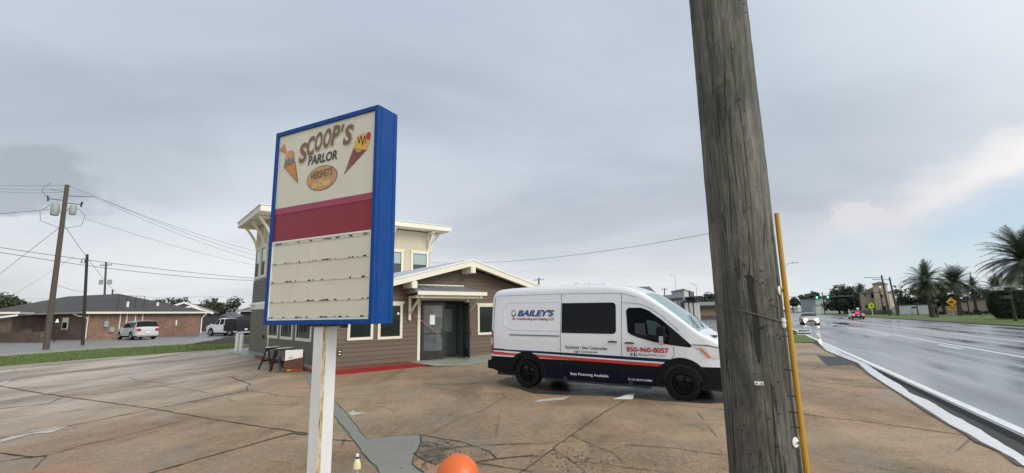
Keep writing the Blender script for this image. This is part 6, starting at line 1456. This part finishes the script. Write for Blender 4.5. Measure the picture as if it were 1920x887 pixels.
# --- palms
PALM = {}
def palm(label, base, h, crown_r, seed, group='date palms on the lawn', nf=96, trunk_r=.36, droop=1.0, lean=(0, 0)):
    rt_ = random.Random(seed); t = thing('palm_tree', label, 'palm tree', base, 0, group)
    top_ = Vector((lean[0], lean[1], h)); c = MB(); pts = []; rs_ = []
    for i in range(22):
        f = i / 21; pts.append(top_ * f + Vector((lean[0] * f * (f - 1), 0, 0))); rs_.append(trunk_r * (1.25 - .35 * f + (.25 * (f > .88)) + .06 * (i % 2)))
    c.tube(pts, rs_, 10); c.build('trunk', m_trunk, t)
    c = MB()
    for k_ in range(nf):
        a = rt_.uniform(0, 2 * math.pi) if k_ % 3 else k_ * 2.399; el = R(rt_.choice([rt_.uniform(50, 85), rt_.uniform(20, 60), rt_.uniform(-10, 30), rt_.uniform(-30, 10)])); L4 = crown_r * rt_.uniform(.92, 1.18)
        d = Vector((math.cos(a) * math.cos(el), math.sin(a) * math.cos(el), math.sin(el))); p = top_ + Vector((0, 0, .1)); seg = 11; st_ = L4 / seg; P_ = [p]
        for s_ in range(seg):
            d = (d + Vector((0, 0, -.10 * droop * (.6 + s_ * .10)))).normalized(); p = p + d * st_; P_.append(p)
        for s_ in range(1, seg):
            a0_, b0_ = P_[s_], P_[s_ + 1]; dd_ = (b0_ - a0_).normalized(); sdv = dd_.cross(Vector((0, 0, 1)))
            if sdv.length < .05: sdv = Vector((math.sin(a), -math.cos(a), 0))
            sdv.normalize(); upv = sdv.cross(dd_)
            ll = crown_r * .17 * math.sin(math.pi * min(1, (s_ + 1.2) / (seg + 1.4))) + .08
            for q_ in range(5):
                pp_ = a0_.lerp(b0_, q_ / 5)
                for sg in (-1, 1):
                    tip = pp_ + sdv * sg * ll + dd_ * ll * .75 + upv * ll * rt_.uniform(.0, .3) - Vector((0, 0, ll * .25)); wv = dd_ * st_ * .075
                    c.add([pp_ - wv, pp_ + wv, tip], [(0, 1, 2)])
        c.tube(P_, [.035 * crown_r / 4 * (1 - i / (seg + 1)) + .008 for i in range(seg + 1)], 3, caps=False)
    c.build('fronds', m_palm, t); return t
def palm_at(u, vbase, vcrown, label, Rpx, seed, Y=None, **k_):
    b = G(u, vbase) if Y is None else at0(u, Y); Yy = b.y
    cu = k_.pop('cu', u); topw = D(cu, vcrown, Yy); return palm(label, b, topw.z, Rpx / 870 * Yy, seed, lean=(topw.x - b.x, 0), **k_)
palm_at(1749, 595, 528, 'large date palm on the lawn left of the amber sign', 38, 71, cu=1734)
palm_at(1801, 591.5, 531, 'tall date palm directly behind the amber sign', 35, 72, cu=1790)
palm_at(1832, 590, 537, 'slim palm between the amber sign and the big hedge', 19, 73, Y=125, nf=64, trunk_r=.28, cu=1824)
palm_at(1872, 0, 542, 'broad palm behind the dark hedge, left of two', 25, 74, Y=115, nf=84, cu=1866)
palm_at(1889, 0, 540, 'broad palm behind the dark hedge, right of two', 25, 75, Y=110, nf=84, cu=1884)
palm_at(1936, 0, 492, 'huge palm leaning in at the right edge of the photo', 70, 76, Y=56, nf=120, cu=1925, group=None)
palm_at(1948, 0, 545, 'low palm with pale fronds at the right edge', 32, 77, Y=75, nf=50, cu=1930, group=None)
palm_at(1616, 0, 538, 'curly topped palm beside the stucco tower', 11, 78, Y=150, nf=54, droop=2.0, cu=1613, group='palms by the junction', trunk_r=.45)
palm_at(1597, 0, 547, 'palm behind the bushy trees, left of the stucco building', 12, 79, Y=175, nf=50, droop=1.3, group='palms by the junction')
palm_at(1584, 0, 552, 'low palm farther left behind the bushy trees', 11, 80, Y=180, nf=64, droop=1.3, group='palms by the junction')
blob_tree('broadleaf_tree', 'round dark tree between the two large date palms', at0(1772, 120), 8.3, 4.8, 81, m_leafd, None, .3, n_clump=18, leaves=160, ls=.35, low=.4)
blob_tree('broadleaf_tree', 'low dark tree left behind the largest date palm', at0(1713, 135), 7.0, 4.6, 82, m_leafd, 'low trees by the white wall building', .3, n_clump=16, leaves=120, ls=.35, low=.25)
blob_tree('broadleaf_tree', 'low dark tree right behind the largest date palm', at0(1757, 130), 6.0, 3.8, 83, m_leafd, 'low trees by the white wall building', .3, n_clump=16, leaves=120, ls=.35, low=.2)
blob_tree('broadleaf_tree', 'sparse pale tree between the stucco tower and the date palm', at0(1690, 150), 9.5, 2.2, 84, m_leafm, None, .12, n_clump=10, leaves=20, ls=.3, low=.5)
blob_tree('broadleaf_tree', 'dark tree behind the slim palm', at0(1838, 150), 7.2, 4.5, 85, m_leafd, None, .25, n_clump=16, leaves=120, ls=.4, low=.3)
# --- stucco building with tower
t = thing('stucco_building', 'tan stucco building with square clock tower and brown hip roof across the road', 'building', (0, 0, 0))
def quadz(mb, us, Ys, vt_or_z, z0=0.0):
    pts = [at0(u, Y) for u, Y in zip(us, Ys)]; world_box(mb, pts, z0, vt_or_z)
YB = 142
zeave = D(1645, 549, YB).z; ztow = D(1660, 532, YB - 2).z
c = MB(); quadz(c, (1617, 1672, 1682, 1628), (YB + 4, YB, YB + 16, YB + 20), zeave); quadz(c, (1644, 1668.5, 1672, 1649), (YB - 1.5, YB - 3, YB + 4, YB + 6), ztow); c.build('stucco_wall', m_stucco, t)
def hip(mb, us, Ys, z, zr, ov_=1.02):
    pts = [at0(u, Y) for u, Y in zip(us, Ys)]; cc = sum(pts, Vector()) / 4; q_ = [cc + (p - cc) * ov_ for p in pts]
    mb.add([(p.x, p.y, z) for p in q_] + [(cc.x, cc.y, zr)], [(0, 1, 4), (1, 2, 4), (2, 3, 4), (3, 0, 4), (3, 2, 1, 0)])
c = MB(); hip(c, (1616, 1673, 1683, 1627), (YB + 4, YB, YB + 16, YB + 20), zeave + .02, zeave + 2.6, 1.04); hip(c, (1643, 1669.5, 1673, 1648), (YB - 1.5, YB - 3, YB + 4, YB + 6), ztow + .02, D(1660, 527, YB).z, 1.12); c.build('roof', m_tile, t)
def panel(u0, u1, v0, v1, Y, name, m_, parent):
    a = D(u0, v0, Y); b = D(u1, v1, Y); MB().box(a.x, b.x, Y - .2, Y, min(a.z, b.z), max(a.z, b.z)).build(name, m_, parent)
for (u0, u1, v0, v1) in ((1632, 1638, 551, 559), (1620, 1623, 551, 556), (1650, 1655, 552, 558), (1653, 1661, 574, 582), (1635, 1641, 572, 580), (1622, 1626, 572, 578)): panel(u0, u1, v0, v1, YB - 4.2 if u0 > 1643 else YB - .2, 'window', m_glass, t)
q_ = D(1650.5, 538.5, YB - 4.0); MB().lathe([(0, .1), (.33, .08), (.36, 0)], c=q_ + Vector((-.3, -.3, 0)), n=20, M_=Matrix.Rotation(R(90), 4, 'X')).build('clock_face', m_white, t)
c = MB()
for u in (1670, 1674, 1678): a = D(u, 575, YB - 5); c.mark().box(a.x - .25, a.x + .25, YB - 5, YB - 4.6, 0, a.z)
c.each('pilaster', m_white, t)
panel(1618, 1672, 582, 589, YB - 6, 'hedge_row', m_leafd, t)
# white-walled low building with dark windows and long red-brown roof behind
t = thing('white_wall_building', 'long low white walled building with dark windows behind the date palm', 'building', (0, 0, 0))
c = MB(); quadz(c, (1688, 1748, 1756, 1700), (132, 122, 134, 144), D(1720, 572, 126).z); c.build('wall', m_white, t); c = MB(); quadz(c, (1687, 1749, 1757, 1699), (131.7, 121.7, 134.3, 144.3), D(1720, 572, 126).z + .25, D(1720, 572, 126).z); c.build('roof', m_black, t)
for u0, u1, v0, v1 in ((1689, 1693, 575, 583), (1695, 1697.5, 572.5, 584), (1700, 1703, 572.5, 584), (1705, 1708, 572.5, 584), (1726, 1732, 573, 581)): 
    f = (u0 - 1688) / 60; Y = 132 - 10 * f; panel(u0, u1, v0, v1, Y - .25, 'window', m_glass, t)
t = thing('red_roof_building', 'long building with dark and red tiled roof behind the white walls', 'building', (0, 0, 0))
c = MB(); quadz(c, (1676, 1760, 1770, 1690), (165, 158, 175, 180), 4.2); c.build('wall', m_tile, t); c = MB().use(m_tile); zr = D(1700, 557, 162).z; pts = [at0(1676, 163), at0(1716, 160), at0(1720, 170), at0(1684, 175)]
c.add([(pts[0].x, pts[0].y, 4.2), (pts[1].x, pts[1].y, 4.2), (pts[2].x, pts[2].y, zr), (pts[3].x, pts[3].y, zr)], [(0, 1, 2, 3)]); c.use(m_tiler); p5, p6 = at0(1762, 158), at0(1762, 170); c.add([(pts[1].x, pts[1].y, 4.2), (p5.x, p5.y, 4.2), (p6.x, p6.y, zr), (pts[2].x, pts[2].y, zr)], [(0, 1, 2, 3)]); c.build('roof', parent=t)
t = thing('tan_low_building', 'low tan building with dark doors between the palms and the hedge', 'building', (0, 0, 0))
c = MB(); quadz(c, (1748, 1862, 1872, 1758), (148, 132, 145, 160), D(1800, 563, 140).z); c.build('wall', m_stucco, t)
c = MB(); quadz(c, (1747, 1863, 1873, 1757), (147.5, 131.5, 145.5, 160.5), D(1800, 560, 140).z, D(1800, 563.2, 140).z); c.build('roof', m_tile, t)
for u0, u1 in ((1768, 1772), (1799, 1805), (1808, 1813), (1830, 1838)): f = (u0 - 1748) / 114; panel(u0, u1, 567, 580, 148 - 16 * f - .3, 'dark_door', m_glass, t)
t = thing('cream_building', 'tall cream building with columns partly behind the right hand palms', 'building', (0, 0, 0))
c = MB(); quadz(c, (1885, 2010, 2020, 1900), (104, 88, 120, 130), D(1900, 519, 96).z); c.build('wall', m_stuccop, t)
c = MB(); quadz(c, (1884, 2011, 2021, 1899), (103.5, 87.5, 120.5, 130.5), D(1900, 516.5, 96).z, D(1900, 519.2, 96).z); c.build('cornice', m_white, t)
for u in (1872, 1881, 1889, 1898, 1907, 1916): p = at0(u, 96 - (u - 1872) * .12); MB().box(p.x - .4, p.x + .4, p.y - .4, p.y + .4, 0, D(u, 540, p.y).z).build('column', m_white, t)
c = MB(); quadz(c, (1868, 1925, 1928, 1872), (97, 88, 92, 101), D(1890, 537, 95).z, D(1890, 541, 95).z); c.build('portico_beam', m_white, t)
for u0, u1 in ((1893, 1899), (1903, 1909), (1913, 1919)): panel(u0, u1, 545, 565, 100 - (u0 - 1885) * .13 - .5, 'window', m_glass, t)
# hedge
hp = G(1926, 598); t = thing('clipped_hedge', 'big dark clipped hedge mass at the right beneath the palms', 'hedge', hp)
rh = random.Random(90); c = MB()
hr = 4.5
for _ in range(14000):
    a = rh.uniform(0, 2 * math.pi); z = rh.uniform(0, 1) ; 
    prof_ = interp([(0, .80), (.25, .97), (.55, 1.0), (.85, .9), (1, .7)], z) * hr * (1 + .03 * math.sin(a * 5) + .02 * math.sin(a * 11 + 3 * z)); 
    if rh.random() < .25: prof_ *= rh.random() ** .5; z = 1.0
    p = Vector((prof_ * math.cos(a), prof_ * .55 * math.sin(a), .25 + z * 3.6 + rh.gauss(0, .07))); v1 = Vector((rh.gauss(0, 1), rh.gauss(0, 1), rh.gauss(0, 1))).normalized() * .17; v2 = v1.cross(Vector((rh.gauss(0, 1), rh.gauss(0, 1), rh.gauss(0, 1)))).normalized() * .10
    c.add([p - v1, p + v2, p + v1, p - v2], [(0, 1, 2, 3)])
c.build('foliage', m_leafd, t)
c = MB(); c.lathe([(hr * .76, .1), (hr * .92, 1.1), (hr * .95, 2.2), (hr * .84, 3.4), (hr * .6, 3.75), (0, 3.8)], n=32, M_=Matrix.Scale(.55, 4, (0, 1, 0))); c.build('inner_mass', m_leafd, t)
for i, (u, lab) in enumerate(((1766, 'small round shrub left of the sign by the far path'), (1812, 'small round shrub behind the date palm trunk'), (1826, 'small round shrub left of the slim palm foot'), (1836, 'small round shrub at the slim palm foot'), (1849, 'small round shrub just left of the big hedge'))):
    blob_tree('round_shrub', lab, at0(u, 112 - i * 2), 1.0, .8, 95 + i, m_leafd, 'small shrubs along the far path', .05, n_clump=6, leaves=60, ls=.14, cat='shrub', low=.05)
# amber warning signs
p0 = G(1789, 598); t = thing('warning_sign', 'amber diamond warning sign with a plaque below on the far verge', 'road sign', p0, -tr + R(8))
sc = p0.y / 870
MB().tube([(0, 0, 0), (0, 0, 40 * sc)], .05, 6).build('sign_pole', m_galv, t)
zc = (598 - 567) * sc; hwd = 8.2 * sc
c = MB().use(m_ysign); c.add([(hwd * a, y_, zc + hwd * b) for y_ in (-.08, -.04) for a, b in ((-1, 0), (0, -1), (1, 0), (0, 1))], [(0, 1, 2, 3), (7, 6, 5, 4), (0, 4, 5, 1), (1, 5, 6, 2), (2, 6, 7, 3), (3, 7, 4, 0)]); o = c.build('diamond_plate', parent=t)
c = MB(); c.box(-.42 * hwd, .42 * hwd, -.10, -.081, zc - .22 * hwd, zc + .02 * hwd); c.box(-.28 * hwd, .22 * hwd, -.10, -.081, zc + .03 * hwd, zc + .18 * hwd); c.lathe([(0, .0), (.09 * hwd, 0.0)], c=(-.25 * hwd, -.10, zc - .26 * hwd), n=10, M_=Matrix.Rotation(R(90), 4, 'X')); c.build('pictogram', m_black, o)
c = MB(); c.box(-.72 * hwd, .72 * hwd, -.08, -.04, zc - hwd * 1.85, zc - hwd * 1.02); o = c.build('plaque', m_ysign, t)
c = MB(); c.box(-.55 * hwd, .55 * hwd, -.095, -.081, zc - hwd * 1.32, zc - hwd * 1.22); c.box(-.45 * hwd, .45 * hwd, -.095, -.081, zc - hwd * 1.6, zc - hwd * 1.5); c.build('plaque_text', m_black, o)
p0 = G(1636.5, 592); t = thing('crossing_sign', 'bright yellow green crossing sign in front of the stucco building', 'road sign', p0, -tr); sc = p0.y / 870
MB().tube([(0, 0, 0), (0, 0, 19 * sc)], .06, 6).build('sign_pole', m_white, t); zc = 19 * sc; h5 = 4.2 * sc
c = MB(); c.add([(h5 * a, y_, zc + h5 * b) for y_ in (-.1, -.05) for a, b in ((-1, -1.2), (1, -1.2), (1, .3), (0, 1.2), (-1, .3))], [(0, 1, 2, 3, 4), (9, 8, 7, 6, 5)]); o = c.build('sign_plate', m_fygsign, t); c = MB(); c.box(-.25 * h5, .1 * h5, -.13, -.11, zc - .6 * h5, zc + .3 * h5); c.box(.0, .45 * h5, -.13, -.11, zc - .5 * h5, zc); c.build('pictogram', m_black, o)
# two ladder-like poles by the tower
for u0, v0, u1, v1, lab in ((1668.5, 592, 1652.5, 516, 'leaning utility pole in front of the stucco tower'), (1684, 592, 1667.5, 520, 'stepped utility pole just right of the stucco tower')):
    bb_ = G(u0, v0); top_ = D(u1, v1, bb_.y); t, v_ = stick('utility_pole', lab, bb_, top_, .26, .17, m_wood2); t['group'] = 'poles before the stucco tower'
    c = MB(); z = v_ * .93; c.bar(z + Vector((-4.2, 0, .2)), z + Vector((.5, 0, 0)), .12); c.build('crossarm', m_wood2, t)
p0 = at0(1658, 132); t = thing('lamp_post', 'thin dark lamp post with small arm in front of the stucco tower', 'lamp post', p0); zt_ = D(1652, 543, 132).z
c = MB(); c.tube([(0, 0, 0), (-.3, 0, zt_)], .14, 6); c.build('lamp_pole', m_black, t); MB().bar((-.3, 0, zt_ - 1), (-2.0, 0, zt_ - .8), .2).build('lamp_arm', m_black, t)
# black lamp posts on the far lawn
def black_lamp(u, v0, vt, label, arm=True):
    p = G(u, v0); h = D(u, vt, p.y).z; t = thing('lamp_post', label, 'lamp post', p, 0, 'black lamp posts on the lawn')
    MB().tube([(0, 0, 0), (0, 0, .9), (0, 0, h)], [.2, .12, .09], 8).build('lamp_pole', m_black, t)
    c = MB(); c.box(-.35, .35, -.35, .35, h, h + .5); c.box(-1.2, -.15, -.3, .3, h - .9, h - .5); c.build('lamp_head', m_black, t)
black_lamp(1758.5, 595, 566, 'black lamp post right of the largest date palm trunk'); black_lamp(1818, 590, 560, 'thin black lamp post right of the amber sign'); black_lamp(1905, 602, 546, 'black lamp post standing before the big hedge'); black_lamp(1722, 591, 571, 'thin black post left of the largest date palm')
far_pole(1824, 560, 1818.5, 509, 160, 'thin bare mast behind the slim palm', False, m_galv, r0=.15)
p0 = at0(1709, 128); o = MB().box(-.7, .7, -.4, .4, 0, 1.7).build('utility_box', m_white); o.location = p0; tag(o, 'small white utility box before the white wall building', 'utility box')
# yard sign on the verge
p0 = G(1509, 633.5); t = thing('yard_sign', 'small blue and white yard sign on the grass beside the road', 'sign', p0, -R(20)); w3 = 11.5 / 870 * p0.y; 
zs0, zs1 = D(1509, 628, p0.y).z, D(1509, 617, p0.y).z
c = MB().use(m_wht); c.box(-w3, w3, -.01, .01, zs0, zs1); o = c.build('sign_board', parent=t)
c = MB().use(m_navy); text(c, "BAILEY'S", -w3 * .75, w3 * .8, zs0 + (zs1 - zs0) * .56, zs0 + (zs1 - zs0) * .88, lambda x, z: Vector((x, -.014, z)), offset=.05, shear=.2); c.box(-w3 * .95, w3 * .95, -.016, -.012, zs0 + (zs1 - zs0) * .14, zs0 + (zs1 - zs0) * .34); c.build('sign_lettering', parent=o)
MB().tube([(-w3 * .5, 0, 0), (-w3 * .5, 0, zs0)], .008, 5).tube([(w3 * .5, 0, 0), (w3 * .5, 0, zs0)], .008, 5).build('stake', m_galv, t)
bpy.context.view_layer.update()
